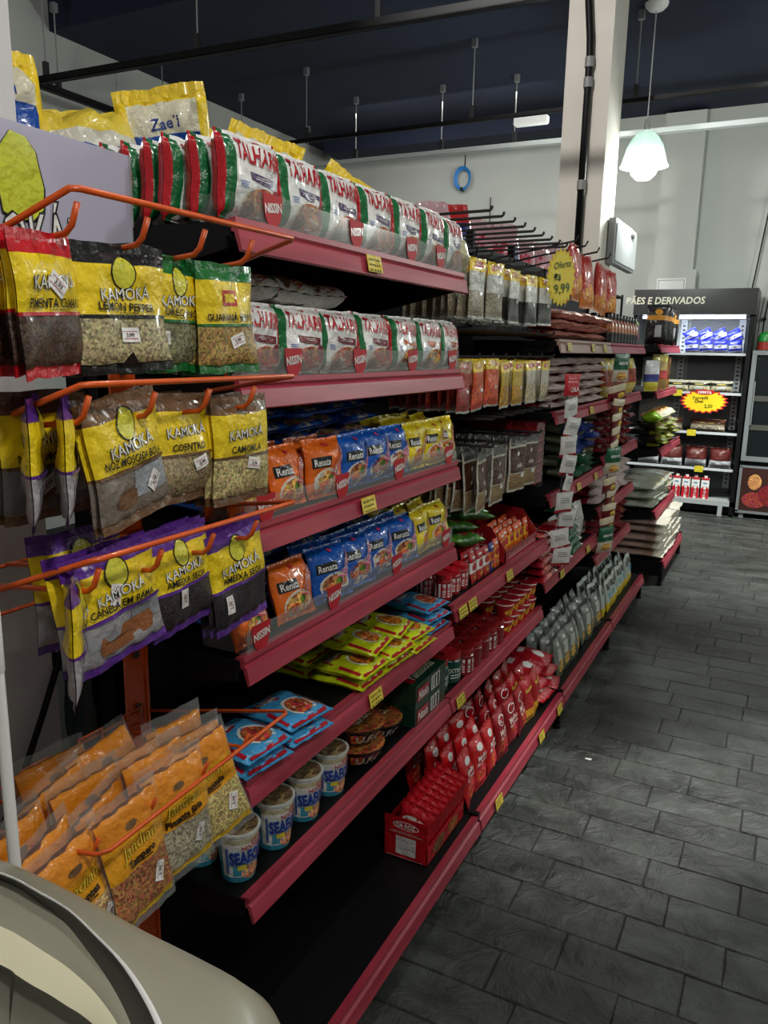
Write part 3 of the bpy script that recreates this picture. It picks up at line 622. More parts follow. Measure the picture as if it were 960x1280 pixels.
# --- third shelf
zt = 1.24
rows(NO, [-.835], Y(1.11, 3, .132), zt, 'orange instant-noodle packet', 'third shelf', 'noodle packet', 'orange noodle packets', ry=-9, rzj=8)
rows(NB, [-.84], Y(1.50, 3, .115), zt, 'blue instant-noodle packet', 'third shelf', 'noodle packet', 'blue noodle packets', ry=-9, rzj=10)
rows(NY, [-.835], Y(1.82, 3, .098), zt, 'yellow instant-noodle packet', 'third shelf', 'noodle packet', 'yellow noodle packets', ry=-8, rzj=8)
rows(NO, [-.885], Y(1.11, 3, .132), zt, 'orange instant-noodle packet tucked behind', 'third shelf', 'noodle packet', 'orange noodle packets', ry=-9, rzj=8)
stack(NB, -.90, Y(1.16, 5, .125), zt, 6, .032, 'blue instant-noodle packet lying flat at the back', 'third shelf', 'noodle packet', 'blue noodle packets lying at the back', .02)
rows(NY, [-.885, -.93], Y(1.80, 3, .1), zt+.01, 'yellow instant-noodle packet tucked behind', 'third shelf', 'noodle packet', 'yellow noodle packets', ry=-14, rzj=10)
# --- fourth shelf
zt = 1.005
rows(NO, [-.835], [1.115, 1.265], zt, 'orange instant-noodle packet', 'fourth shelf', 'noodle packet', 'orange noodle packets', ry=-14, rzj=9)
rows(NB, [-.835, -.875], Y(1.41, 4, .12), zt, 'blue instant-noodle packet', 'fourth shelf', 'noodle packet', 'blue noodle packets', ry=-16, rzj=11)
rows(NY, [-.835, -.885], [1.88, 1.985], zt, 'yellow instant-noodle packet', 'fourth shelf', 'noodle packet', 'yellow noodle packets', ry=-12, rzj=11)
stack(NB, -.92, Y(1.18, 5, .125), zt, 4, .033, 'blue instant-noodle packet lying flat at the back', 'fourth shelf', 'noodle packet', 'blue noodle packets lying at the back', .02)
stack(NY, -.92, [1.84, 1.96], zt, 4, .03, 'yellow instant-noodle packet lying flat at the back', 'fourth shelf', 'noodle packet', 'yellow noodle packets lying at the back', .02, tilt=6)
# --- fifth shelf: lime and light blue flat packs
zt = .76
stack(FL_, -.785, Y(1.535, 3, .133), zt, 2, .031, 'lime-green noodle packet lying flat', 'fifth shelf', 'noodle packet', 'lime noodle packets', .008, rz=-4)
stack(FL_, -.80, Y(1.60, 2, .133), zt+.062, 1, .031, 'lime-green noodle packet lying on top of the pile', 'fifth shelf', 'noodle packet', 'lime noodle packets', .015, rz=8, tilt=5)
stack(FL_, -.945, Y(1.535, 3, .133), zt, 2, .031, 'lime-green noodle packet lying in the back rank', 'fifth shelf', 'noodle packet', 'lime noodle packets', .005)
stack(FB, -.81, [1.945], zt, 3, .030, 'light blue noodle packet beside the lime ones', 'fifth shelf', 'noodle packet', 'light blue noodle packets by the lime ones', .01, rz=-6)
stack(FB, -.785, [1.105, 1.245], zt, 2, .031, 'light blue noodle packet at the near end', 'fifth shelf', 'noodle packet', 'light blue noodle packets at the near end', .006, rz=-7)
# --- cups, bowls, box
def cup():
    rb, rt_, H = .033, .0425, .105; m = MB(); seg = 32; n = 6
    W1 = c(232, 232, 226); T_ = c(60, 150, 178)
    vs = []; zs = [0, .012, .03, .06, .086, .098, .105]; seg = 32
    for z in zs: r_ = rb+(rt_-rb)*z/H; vs += [(r_*math.cos(2*math.pi*k/seg), r_*math.sin(2*math.pi*k/seg), z) for k in range(seg)]
    for i in range(len(zs)-1):
        for k in range(seg):
            col = T_ if (k in (21, 22, 20, 19, 18) and i < 5) or i == 0 else (c(206, 196, 160) if i == 4 else W1)
            m.f.append([i*seg+k, i*seg+(k+1) % seg, (i+1)*seg+(k+1) % seg, (i+1)*seg+k]); m.m.append(PR); m.c.append(col)
    m.v = vs; m.lathe([(0, .001), (rb, 0)], seg, col=W1)
    m.lathe([(rt_, .103), (rt_+.003, .105), (rt_+.003, .109), (rt_-.002, .109)], seg, col=W1)
    m.lathe([(rt_-.002, .109), (rt_*.5, .1095), (0, .1098)], seg, mat=FO, col=c(150, 124, 88))
    def sf(u, v, o):
        a = (u-.5)*2.5-.35; z = v*H; r_ = rb+(rt_-rb)*v+o; return (r_*math.cos(a), r_*math.sin(a), z)
    W = 2.5*.038
    decals(m, sf, W, H, [('rect', .18, .14, .9, .36, T_), ('ell', .62, .2, .26, .15, c(214, 150, 110), FO), ('rect', .28, .27, .48, .38, c(220, 210, 60))]
           + [('text', 'CUP', .68, .86, .09, c(200, 30, 44), .05, .3), ('text', 'NOODLES', .62, .76, .09, c(200, 30, 44), .05, .5)]
           + otext('SEAFOOD', .60, .56, .25, c(30, 60, 150), c(160, 190, 220), .05, .95, .05, .03) + [('rect', .3, .40, .8, .455, c(40, 90, 170)), ('rect', .06, .2, .1, .75, c(40, 90, 170))])
    return m
CUP = Proto('noodle_cup', cup().mesh('noodle_cup', None, False))
for i, (x, y) in enumerate(((-.872, 1.105), (-.868, 1.222), (-.868, 1.335), (-.868, 1.45))):
    inst(CUP, (x, y, .5135), 'white and teal seafood noodle cup, %s from the camera on the sixth shelf' % ('nearest', 'second', 'third', 'farthest')[i], 'noodle cup', 'seafood noodle cups', (0, 0, R(jit(6))))
for i in range(4):
    inst(CUP, (-.968, 1.105+.115*i, .5135), 'seafood noodle cup in the back rank, %s from the camera' % ORD[i], 'noodle cup', 'seafood noodle cups in the back rank', (0, 0, R(jit(20))))
def bowl():
    m = MB(); m.lathe([(0, 0), (.042, 0), (.05, .01), (.07, .045), (.073, .05), (.074, .054)], 28, col=c(20, 24, 22)); m.lathe([(.074, .054), (.04, .056), (0, .0565)], 28, mat=FO, col=c(150, 84, 44))
    def sf(u, v, o):
        a = (u-.5)*2.2-.4; r_ = .05+.022*v+o; return (r_*math.cos(a), r_*math.sin(a), .01+.037*v)
    decals(m, sf, .13, .042, [('text', 'U.F.O.', .5, .5, .6, c(225, 220, 205), 0, .6, .03), ('rect', .1, .1, .3, .9, c(200, 90, 40), FO), ('rect', .75, .1, .95, .9, c(200, 60, 40), FO)])
    decals(m, quad_surf((-.05, -.05, .056), (0, .1, 0), (-.1, 0, 0), (0, 0, 1)), .1, .1, [('text', 'U.F.O.', .5, -.6, .22, c(225, 215, 190), 0, .7, .05)])
    return m
BOWL = Proto('noodle_bowl', bowl().mesh('noodle_bowl', None, False))
for i, (x, y, k) in enumerate(((-.88, 1.60, 0), (-.88, 1.60, 1), (-.90, 1.745, 0))):
    inst(BOWL, (x, y, .5135+.0575*k), ('dark noodle bowl at the bottom of the pair on the sixth shelf', 'dark noodle bowl stacked on another beside the cups', 'dark noodle bowl behind, next to the green box')[i], 'noodle bowl', 'dark noodle bowls')
def gbox():
    m = MB(); G_ = c(20, 58, 40); m.box(-.09, .09, -.105, .105, 0, .062, PR, G_)
    decals(m, quad_surf((.09, -.105, 0), (0, .21, 0), (0, 0, .062), (1, 0, 0)), .21, .062, [('rect', .5, .15, .78, .85, WHT), ('rect', .53, .2, .56, .8, BLK), ('rect', .6, .2, .65, .8, BLK), ('rect', .69, .2, .75, .8, BLK), ('poly', [(.04, .2), (.4, .2), (.4, .8), (.04, .8)], c(170, 24, 40)), ('text', 'Nissin', .22, .5, .4, WHT, 0, .3)])
    decals(m, quad_surf((.09, -.105, .062), (0, .21, 0), (-.18, 0, 0), (0, 0, 1)), .21, .18, [('ell', .55, .62, .33, .26, c(150, 104, 60), FO), ('text', 'Yakissoba', .5, .2, .16, c(220, 215, 190), 0, .7, .02, .3), ('poly', [(.04, .1), (.2, .1), (.2, .3), (.04, .3)], c(170, 24, 40))])
    return m
GB = Proto('noodle_box', gbox().mesh('noodle_box'))
for i in range(2): inst(GB, (-.905, 1.925, .5135+.063*i), 'dark green noodle tray box with barcode, %s of two by the bowls' % ('lower', 'upper')[i], 'noodle box', 'green noodle boxes')
# --- red display box with slanted packets on the base shelf
th = thing('display_box', 'red cardboard display box holding a slanted row of red packets on the bottom shelf', 'display box', (-.80, 1.88, .158))
m = MB(); RB = c(186, 20, 30); X0, X1, Ya, Yb, t_ = -.066, .066, -.135, .135, .002
m.box(X0, X1, Ya, Yb, 0, t_, PR, RB); m.box(X0, X1, Ya, Ya+t_, 0, .125, PR, RB); m.box(X0, X1, Yb-t_, Yb, 0, .125, PR, RB); m.box(X0, X0+t_, Ya, Yb, 0, .10, PR, RB); m.box(X1-t_, X1, Ya, Yb, 0, .055, PR, RB)
decals(m, quad_surf((X0, Ya, 0), (.132, 0, 0), (0, 0, .125), (0, -1, 0)), .132, .125, [('ell', .5, .82, .3, .1, WHT), ('ell', .5, .82, .28, .085, RB), ('text', 'DA ROZ', .5, .83, .1, WHT, 0, .45, .04),
       ('rect', .12, .62, .88, .64, c(220, 160, 150)), ('rect', .2, .66, .8, .675, c(220, 160, 150)), ('rect', .28, .12, .74, .56, c(214, 208, 206)), ('rect', .32, .47, .70, .475, c(120, 110, 110)), ('rect', .32, .37, .70, .375, c(120, 110, 110)), ('rect', .32, .27, .70, .275, c(120, 110, 110)), ('rect', .08, .04, .9, .055, c(220, 160, 150))])
decals(m, quad_surf((X1, Ya, 0), (0, .27, 0), (0, 0, .055), (1, 0, 0)), .27, .055, [('ell', .3, .5, .16, .4, c(120, 84, 50), FO), ('ell', .66, .5, .16, .4, c(160, 90, 50), FO)])
ob('carton', m, None, th)
def redpk(i): return pack(.105, .16, .032, RED, pe=4, wr=.004, seed=i+90, dec=[('ell', .5, .7, .36, .11, WHT), ('text', 'DA ROZ', .5, .7, .1, c(150, 20, 30), 0, .5), ('ell', .55, .3, .3, .2, c(110, 84, 48), FO)])
RPK = fam('seasoning_packet', 2, redpk)
for i in range(8): inst(RPK[i % 2], (-.80+jit(.002), 1.765+.032*i, .165), 'glossy red packet leaning in the red display box, %s from the front' % ORD[i], 'packet', 'red packets in the display box', (R(-12), 0, R(-90)))
# ------------------------------------------------------------------ unit 2 hanging packets
def hangpk(head, cont, tip, W=.10, H=.17, T=.014, logo=True, clear=True):
    def f(i):
        b = [(.78, 1, head)] if head else []
        b += [(.04, .46, cont, GR)] + ([(.46, .78, tip, PR)] if tip else [])
        d = [('poly', [(.18, .84), (.82, .86), (.8, .95), (.2, .94)], c(200, 24, 34)), ('text', 'FIESTA', .5, .90, .05, WHT, .03, .5)] if logo else []
        return pack(W, H, T, c(176, 178, 168), bands=b, pe=2.5, wr=.004, seed=i+int(cont[0]*500), nu=8, nv=10, dec=d+[('rect', .55, .38, .72, .45, WHT)])
    return f
def hang(prs, ys, n, z, x0, pitch, desc, where, group, rzj=8):
    for b, y in enumerate(ys):
        for k in range(n):
            inst(prs[(b+k) % len(prs)], (x0-pitch*k, y+jit(.006), z+jit(.004)), '%s, %s on %s rod, %s' % (desc, ORD[k]+' back' if k else 'front one', ORD[b], where), 'packet', group, (R(jit(2)), R(jit(3)), R(jit(rzj)-4)))
HA = [Proto('seed_packet', hangpk(YEL, c(150, 140, 118), c(196, 196, 186))(i).mesh('seed_packet', None, True)) for i in range(2)]
HA2 = [Proto('seed_packet', hangpk(YEL, c(62, 60, 56), c(214, 216, 208))(i).mesh('seed_packet', None, True)) for i in range(2)]
HBo = [Proto('spice_packet', hangpk(YEL, c(206, 66, 24), c(214, 84, 30), H=.15)(i).mesh('spice_packet', None, True)) for i in range(2)]
HBr = [Proto('spice_packet', hangpk(c(150, 110, 40), c(150, 24, 20), c(170, 40, 26), H=.15)(i).mesh('spice_packet', None, True)) for i in range(2)]
HBy = [Proto('spice_packet', hangpk(YEL, c(190, 140, 40), c(200, 170, 60), H=.15)(i).mesh('spice_packet', None, True)) for i in range(2)]
HBw = [Proto('spice_packet', hangpk(YEL, c(190, 176, 140), c(206, 200, 180), H=.15)(i).mesh('spice_packet', None, True)) for i in range(2)]
hang(HA, [2.22, 2.38], 8, 1.635, -.84, .030, 'yellow-topped clear packet of brown seeds', 'upper row', 'brown seed packets, upper row')
hang(HA2, [2.55, 2.74, 2.92], 8, 1.635, -.83, .030, 'yellow-topped milky packet with dark contents', 'upper row', 'milky packets, upper row')
hang(HBr, [2.15], 8, 1.365, -.84, .03, 'packet of dark red spice', 'middle row', 'dark red spice packets')
hang(HBo, [2.27, 2.39], 8, 1.365, -.84, .03, 'yellow-topped packet of orange spice', 'middle row', 'orange spice packets')
hang(HBy, [2.51, 2.64], 8, 1.36, -.835, .03, 'yellow-topped packet of yellow-brown spice', 'middle row', 'yellow-brown spice packets')
hang(HBw, [2.79, 2.95], 8, 1.36, -.83, .03, 'yellow-topped packet of pale seasoning', 'middle row', 'pale seasoning packets')
def hc(i): return pack(.12, .195, .014, c(190, 186, 170), bands=[(.04, .34, c(150, 122, 86), GR), (.36, .82, c(78, 48, 34)), (.86, 1, c(70, 70, 64))], sides=[(0, .06, c(190, 186, 170))], pe=2.5, wr=.005, seed=i+300, nu=8, nv=10, dec=[('ell', .5, .7, .07, .04, WHT), ('text', 'chás', .5, .5, .08, c(230, 225, 210), 0, .6, .01, .3), ('rect', .6, .26, .78, .34, WHT)])
HC = [Proto('herb_packet', hc(i).mesh('herb_packet', None, True)) for i in range(3)]
hang(HC, [2.31, 2.46], 9, 1.04, -.83, .031, 'clear packet with brown label and tan herbs', 'lowest row', 'brown-labelled herb packets, near rods', 12)
hang(HC, [2.70, 2.84], 9, 1.045, -.84, .031, 'clear brown-labelled herb packet', 'farther pair, lowest row', 'brown-labelled herb packets, far rods', 10)
def dkbox():
    m = MB(); m.box(-.14, .14, -.055, .055, 0, .038, PR, c(120, 18, 28)); m.box(-.142, .142, -.057, .057, .028, .040, PR, c(96, 12, 22))
    decals(m, quad_surf((.141, -.055, 0), (0, .11, 0), (0, 0, .028), (1, 0, 0)), .11, .028, [('rect', .2, .35, .8, .5, c(190, 120, 120))]); return m
DKB = Proto('carton', dkbox().mesh('carton'))
bxo('small_shelf', (XBK, -.83, .915, .995, 1.02, 1.03), M_BLACK, u2)
for k in range(6): inst(DKB, (-.98, 2.995, 1.031+.0405*k), 'dark red flat carton, %s from the bottom of the pile beside the herb packets' % ORD[k], 'carton', 'dark red cartons')
# starburst poster hanging from the peg rods
def burst(name, label, loc, rz, W, H, cols, lines, n=22, red=None):
    th = thing(name, label, 'sign', loc, rot=(0, 0, R(rz))); m = MB()
    def star(s, x, ro, ri, col, t=.0015):
        P = [((ro if k % 2 == 0 else ri)*math.cos(math.pi*k/n)*W/2*s, (ro if k % 2 == 0 else ri)*math.sin(math.pi*k/n)*H/2*s) for k in range(2*n)]
        N_ = 2*n
        m.add([(x, p[0], p[1]) for p in P]+[(x-t, p[0], p[1]) for p in P]+[(x, 0, 0), (x-t, 0, 0)], [(i, (i+1) % N_, 2*N_) for i in range(N_)]+[(N_+(i+1) % N_, N_+i, 2*N_+1) for i in range(N_)]+[(i, N_+i, N_+(i+1) % N_, (i+1) % N_) for i in range(N_)], MA, col)
    star(1, 0, 1, .86, cols[0]); star(.9, .001, 1, .84, cols[1])
    decals(m, quad_surf((.0015, -W/2, -H/2), (0, W, 0), (0, 0, H), (1, 0, 0)), W, H, lines); ob('card', m, None, th); return th
bs = burst('starburst_sign', 'tall yellow starburst offer card hanging in front of the peg rods', (-.785, 2.95, 1.81), -30, .15, .21, (c(226, 200, 60), c(236, 214, 80)),
      [('text', 'Oferta', .5, .72, .11, c(60, 90, 40), .2, .7, .01, .2), ('text', 'R$', .36, .5, .1, c(50, 80, 40), .1, .3), ('text', '9,99', .52, .32, .16, c(60, 90, 40), .15, .6, .01)])
m = MB(); m.tube([(0, 0, .1), (-.006, 0, .118), (-.01, 0, .13)], .0015, 5); ob('hanging_clip', m, M_BLACK, bs)
# --- unit 2, shelf .808
def jar(r_, H, lid, body, lab, t=None, labcol=WHT):
    m = MB(); m.lathe([(0, 0), (r_*.92, 0), (r_, .006), (r_, H*.74), (r_*.86, H*.8)], 20, col=body)
    m.lathe([(r_*.93, H*.8), (r_*.95, H*.8), (r_*.95, H*.985), (r_*.88, H), (r_*.6, H*.985), (0, H*.985)], 20, col=lid)
    def sf(u, v, o):
        a = (u-.5)*3.6-.3; return ((r_+o)*math.cos(a), (r_+o)*math.sin(a), .008+v*H*.62)
    d = [('rect', .02, .1, .98, .9, labcol)] if lab else []
    if t: d += [('text', t, .5, .62, .22, lab, 0, .55, .03), ('rect', .3, .2, .7, .26, lab), ('rect', .3, .34, .7, .4, lab)]
    decals(m, sf, 3.6*r_, H*.62, d); return m
JW = Proto('jar', jar(.027, .082, RED, c(150, 30, 34), c(190, 30, 40), 'MOLHO').mesh('jar', None, False))
for i, (x, y) in enumerate(((-.86, 2.10), (-.86, 2.165), (-.925, 2.10), (-.925, 2.165), (-.86, 2.232), (-.925, 2.235))):
    inst(JW, (x, y, .8035), 'small red-lidded jar with white label, %s of six at the near end' % ORD[i], 'jar', 'small red-lidded jars', (0, 0, R(jit(20))))
def sach(col, col2, W=.055, H=.1, T=.014):
    return lambda i: pack(W, H, T, col, bands=[(.35, .7, col2)], pe=3, wr=.0025, seed=i+500, nu=6, nv=8, dec=[('ell', .5, .55, .34, .13, c(190, 30, 40)), ('rect', .25, .82, .75, .88, WHT), ('ell', .5, .2, .3, .12, c(196, 120, 60), FO)])
SW = [Proto('sachet', sach(c(176, 24, 34), WHT)(i).mesh('sachet', None, True)) for i in range(2)]
SO = [Proto('sachet', sach(c(226, 90, 26), c(236, 180, 40))(i).mesh('sachet', None, True)) for i in range(2)]
SBp = [Proto('sachet', sach(c(46, 48, 130), c(230, 130, 30))(i).mesh('sachet', None, True)) for i in range(2)]
rows(SW, [-.835, -.865], Y(2.30, 3, .056), .805, 'red and white seasoning sachet', 'beside the small jars', 'sachet', 'red and white sachets', ry=-6)
rows(SBp, [-.835], [2.468], .805, 'purple and orange sachet', 'beside the red and white sachets', 'sachet', 'purple sachets', ry=-6)
rows(SO, [-.835], Y(2.524, 1, .056), .805, 'orange and yellow sachet', 'beside the purple sachet', 'sachet', 'orange sachet by the purple one', ry=-6)
th = thing('display_box', 'red display box with slanted front and white lettering, filled with sachets', 'display box', (-.95, 2.76, .8035))
m = MB(); Rd = c(150, 20, 30)
m.box(-.14, .13, -.19, .19, 0, .003, PR, Rd); m.box(-.14, -.137, -.19, .19, 0, .17, PR, Rd); m.box(.127, .13, -.19, .19, 0, .045, PR, Rd)
for y in (-.19, .187): m.add([(-.14, y, 0), (.13, y, 0), (.13, y, .05), (.07, y, .13), (-.14, y, .145), (-.14, y+.003, 0), (.13, y+.003, 0), (.13, y+.003, .05), (.07, y+.003, .13), (-.14, y+.003, .145)], [(0, 1, 2, 3, 4), (9, 8, 7, 6, 5), (0, 5, 6, 1), (1, 6, 7, 2), (2, 7, 8, 3), (3, 8, 9, 4)], PR, Rd)
decals(m, quad_surf((-.14, -.19, 0), (.27, 0, 0), (0, 0, .14), (0, -1, 0)), .27, .14, [('text', 'AZON', .5, .66, .16, c(220, 190, 190), 0, .5, .0), ('rect', .3, .5, .7, .52, c(200, 150, 150)), ('rect', .3, .43, .75, .45, c(200, 150, 150))])
decals(m, quad_surf((.13, -.19, 0), (0, .38, 0), (0, 0, .045), (1, 0, 0)), .38, .045, [('rect', .05, .3, .95, .42, c(220, 160, 160)), ('rect', .1, .55, .9, .62, c(220, 160, 160))]); ob('carton', m, None, th)
rows(SO, [-.845, -.885, -.925], Y(2.61, 6, .058), .81, 'orange snack sachet standing in slanted red box', 'display box', 'sachet', 'orange sachets in the red box', ry=-10)
def green(i): return pack(.075, .17, .04, c(70, 130, 34), bands=[(.3, .7, c(52, 110, 28))], pe=2.2, wr=.005, seed=i+640, dec=[('ell', .5, .5, .25, .12, c(150, 50, 40)), ('rect', .3, .62, .7, .66, c(220, 220, 160))])
GN = fam('vegetable_chip_bag', 3, green)
for i, (x, y, z, r_) in enumerate(((-.87, 2.50, .945, 70), (-.93, 2.60, .96, 62), (-.90, 2.70, .985, 55), (-.96, 2.46, .94, 80), (-.95, 2.74, .99, 75), (-1.0, 2.62, .985, 70))):
    inst(GN[i % 3], (x, y-.08, z-.02), 'shiny green packet lying over the red display box, %s from the camera' % ORD[i], 'packet', 'green packets over the red box', (0, R(-84), R(r_)))
def foilb(col, txt=None, tc=WHT, W=.1, H=.17, T=.035, lo=None, food=None, sd=700, hi=None, win=None):
    def f(i):
        b = ([(.0, .3, lo)] if lo else [])+([(.8, 1, hi)] if hi else [])+([(.3, .55, win, GR)] if win else [])
        d = ([('ell', .5, .28, .32, .17, food, FO)] if food else [])
        if txt: d += txt
        return pack(W, H, T, col, bands=b, pe=2.6, wr=.006, seed=i+sd, nu=9, nv=11, dec=d)
    return f
TS = fam('sauce_pouch', 3, foilb(c(190, 18, 26), [('ell', .5, .8, .22, .07, WHT), ('text', 'Molho', .5, .62, .09, WHT, .1, .6, .03, .2), ('text', 'de Tomate', .5, .52, .07, WHT, .1, .7, .02, .2)], food=c(206, 60, 40), sd=710))
TS2 = fam('sauce_pouch', 3, foilb(c(140, 14, 24), [('ell', .5, .78, .3, .1, WHT), ('ell', .5, .78, .26, .08, c(140, 14, 24)), ('text', 'Molho', .5, .58, .11, c(230, 200, 190), .1, .7, .03), ('text', 'de Tomate', .5, .47, .07, c(230, 200, 190), .1, .7, .02)], food=c(170, 40, 30), sd=720))
TS3 = fam('sauce_pouch', 2, foilb(c(160, 20, 28), [('text', 'Ketchup', .5, .75, .08, c(240, 220, 90), .1, .7, .02)], lo=c(214, 160, 30), sd=730))
rows(TS, [-.745, -.80, -.86, -.93], Y(2.10, 3, .105), .158, 'bright red tomato-sauce pouch', 'past the red box', 'sauce pouch', 'bright red sauce pouches', ry=-10, rzj=10)
rows(TS2, [-.745, -.80, -.86, -.93], Y(2.42, 3, .105), .158, 'dark red tomato-sauce pouch with white oval', 'bottom shelf', 'sauce pouch', 'dark red sauce pouches', ry=-10, rzj=10)
rows(TS3, [-.745, -.80, -.86, -.93], Y(2.73, 2, .1), .158, 'red pouch with yellow lower half', 'bottom shelf', 'sauce pouch', 'red and yellow pouches', ry=-10, rzj=8)
RC = fam('bean_bag', 3, foilb(c(176, 20, 34), [('rect', .3, .6, .7, .75, c(224, 200, 200)), ('ell', .5, .3, .2, .14, WHT)], W=.14, H=.19, T=.05, sd=740))
for k in range(3):
    for j in range(2): inst(RC[(k+j) % 3], (-.715+.0-.02*k, 2.90+.15*j, .19+.045*k), 'shiny red wrapped bag heaped on the bottom shelf, %s up, %s one' % (ORD[k], 'nearer' if j == 0 else 'farther'), 'bag', 'red wrapped bags on the bottom shelf', (0, R(-86), R(jit(14))))
# --- unit 2, shelf .518: tins, jars, cups
TG = Proto('tin', jar(.037, .10, c(170, 30, 36), c(14, 70, 58), c(200, 214, 204), 'EXTRATO', c(14, 70, 58)).mesh('tin'))
for i, (x, y) in enumerate(((-.87, 2.09), (-.95, 2.10), (-.86, 2.17), (-.95, 2.18))): inst(TG, (x, y, .5135), 'dark green tin with pale lettering, %s of the four by the green noodle boxes' % ORD[i], 'tin', 'dark green tins')
JR = Proto('jar', jar(.036, .088, c(140, 22, 26), c(120, 16, 24), None).mesh('jar'))
JT = Proto('jar', jar(.036, .088, c(140, 22, 26), c(120, 16, 24), c(150, 30, 40), 'Molho').mesh('jar'))
for a in range(3):
    for b in range(5): inst(JT if (a+b) % 3 == 0 else JR, (-.845-.076*a, 2.25+.076*b, .5135), 'dark red sauce tub with round lid, %s from the camera in the %s' % (ORD[b], ('front rank', 'middle rank', 'back rank')[a]), 'tub', 'dark red sauce tubs', (0, 0, R(jit(25))))
CR = Proto('noodle_cup', (lambda m: (m.lathe([(0, 0), (.024, 0), (.033, .055), (.035, .057), (.035, .061), (.03, .062), (0, .062)], 18, cols=[RED, c(180, 24, 30), WHT, WHT, c(170, 30, 36), c(170, 30, 36)]), decals(m, lambda u, v, o: ((.026+.006*v+o)*math.cos((u-.5)*3-.3), (.026+.006*v+o)*math.sin((u-.5)*3-.3), .01+.04*v), .085, .04, [('ell', .5, .5, .3, .3, c(220, 150, 50), FO)]), m)[-1])(MB()).mesh('noodle_cup'))
for a in range(2):
    for b in range(5):
        for k in range(2): inst(CR, (-.84-.075*a, 2.65+.074*b, .5135+.0625*k), 'small red cup, %s from the camera in the %s, %s' % (ORD[b], ('front rank', 'back rank')[a], 'lower' if k == 0 else 'stacked on top'), 'cup', 'small red cups')
# ------------------------------------------------------------------ unit 3
def pillow(col, col2, W=.17, H=.2, T=.05, sd=800, food=None, gr=None, win=None):
    def f(i):
        b = [(.3, .7, col2, gr if gr is not None else PR)]
        return pack(W, H, T, col, bands=b, pe=2.2, wr=.006, seed=i+sd, nu=8, nv=10, crimp=.025, dec=([('ell', .5, .5, .3, .18, food, FO)] if food else [])+[('ell', .5, .78, .25, .07, WHT), ('rect', .3, .16, .7, .2, WHT)])
    return f
PB = fam('bean_bag', 3, pillow(c(214, 150, 136), c(150, 24, 40))); PBw = fam('bean_bag', 2, pillow(c(218, 200, 196), c(176, 36, 54), sd=830))
stack(PB, -.80, Y(3.17, 5, .185), 1.59, 3, .042, 'red and tan bean bag lying flat', 'pale-railed shelf', 'bean bag', 'bean bags on the pale-railed shelf', .012)
stack(PBw, -.81, Y(3.17, 5, .185), 1.312, 6, .036, 'red and white bean bag lying flat', 'under pale rail', 'bean bag', 'bean bags under the pale rail', .012)
PBL = fam('rice_bag', 3, pillow(c(36, 60, 130), c(150, 160, 130), W=.16, sd=850, gr=GR)); PGR = fam('rice_bag', 3, pillow(c(30, 84, 56), c(170, 176, 150), W=.16, sd=860, gr=GR))
stack(PBL, -.82, Y(3.55, 3, .17), .978+.10, 3, .045, 'blue clear-wrapped grain bag', 'third unit', 'grain bag', 'blue grain bags', .02, tilt=8)
stack(PGR, -.81, Y(3.55, 3, .17), .978, 2, .048, 'green clear-wrapped grain bag', 'third unit', 'grain bag', 'green grain bags', .02)
rows(fam('sugar_bag', 1, foilb(c(196, 196, 190), W=.13, H=.2, T=.05, sd=870)), [-.86], Y(3.4, 4, .14), .62, 'pale grey paper pack standing', 'behind the red packs', 'pack', 'pale grey packs')
def slim(col, col2, sd): return lambda i: pack(.085, .24, .03, col, bands=[(.08, .2, WHT), (.45, .7, col2, GR)], sides=[(.0, .12, c(206, 190, 170))], pe=4, wr=.004, seed=i+sd, nu=8, nv=10, dec=[('rect', .2, .75, .8, .85, WHT)])
SL = fam('spaghetti_pack', 3, slim(c(160, 20, 36), c(200, 90, 80), 880)); SG = fam('spaghetti_pack', 2, slim(c(20, 90, 56), c(30, 80, 56), 890))
for a in range(2):
    for b in range(2):
        for k in range(6 - a):
            inst(SL[k % 3], (-.825-.09*a-.008*k, 3.20+.26*b, .635+.031*k), 'slim red and cream packet, %s up in the %s %s pile' % (ORD[k], 'near' if b == 0 else 'far', 'front' if a == 0 else 'rear'), 'packet', 'slim red packets in piles', (R(90), 0, R(-90+jit(4))) if False else (R(90+jit(1)), R(90), 0))
for k in range(7): inst(SG[k % 2], (-.84-.008*k, 3.72, .635+.031*k), 'slim dark green packet, %s up in the pile beside the red ones' % ORD[k], 'packet', 'slim green packets', (R(90), R(90), R(jit(4))))
GP = fam('snack_pouch', 3, foilb(c(120, 124, 120), [('rect', .2, .45, .8, .75, c(190, 196, 186)), ('ell', .5, .85, .2, .05, c(220, 220, 210))], food=c(200, 160, 80), lo=c(86, 96, 76), sd=900))
GP2 = fam('snack_pouch', 2, foilb(c(190, 200, 190), [('rect', .2, .4, .8, .6, c(90, 170, 200)), ('rect', .1, .7, .9, .9, c(60, 64, 60))], lo=c(214, 190, 30), sd=910))
rows(GP, [-.745, -.80, -.86], Y(3.20, 8, .105), .158, 'silver-grey standing snack pouch', 'bottom shelf', 'snack pouch', 'silver-grey pouches', ry=-12, rzj=12)
rows(GP2, [-.745, -.80, -.86], Y(4.10, 8, .108), .158, 'white and yellow standing snack pouch', 'bottom shelf', 'snack pouch', 'white and yellow pouches', ry=-10, rzj=10)
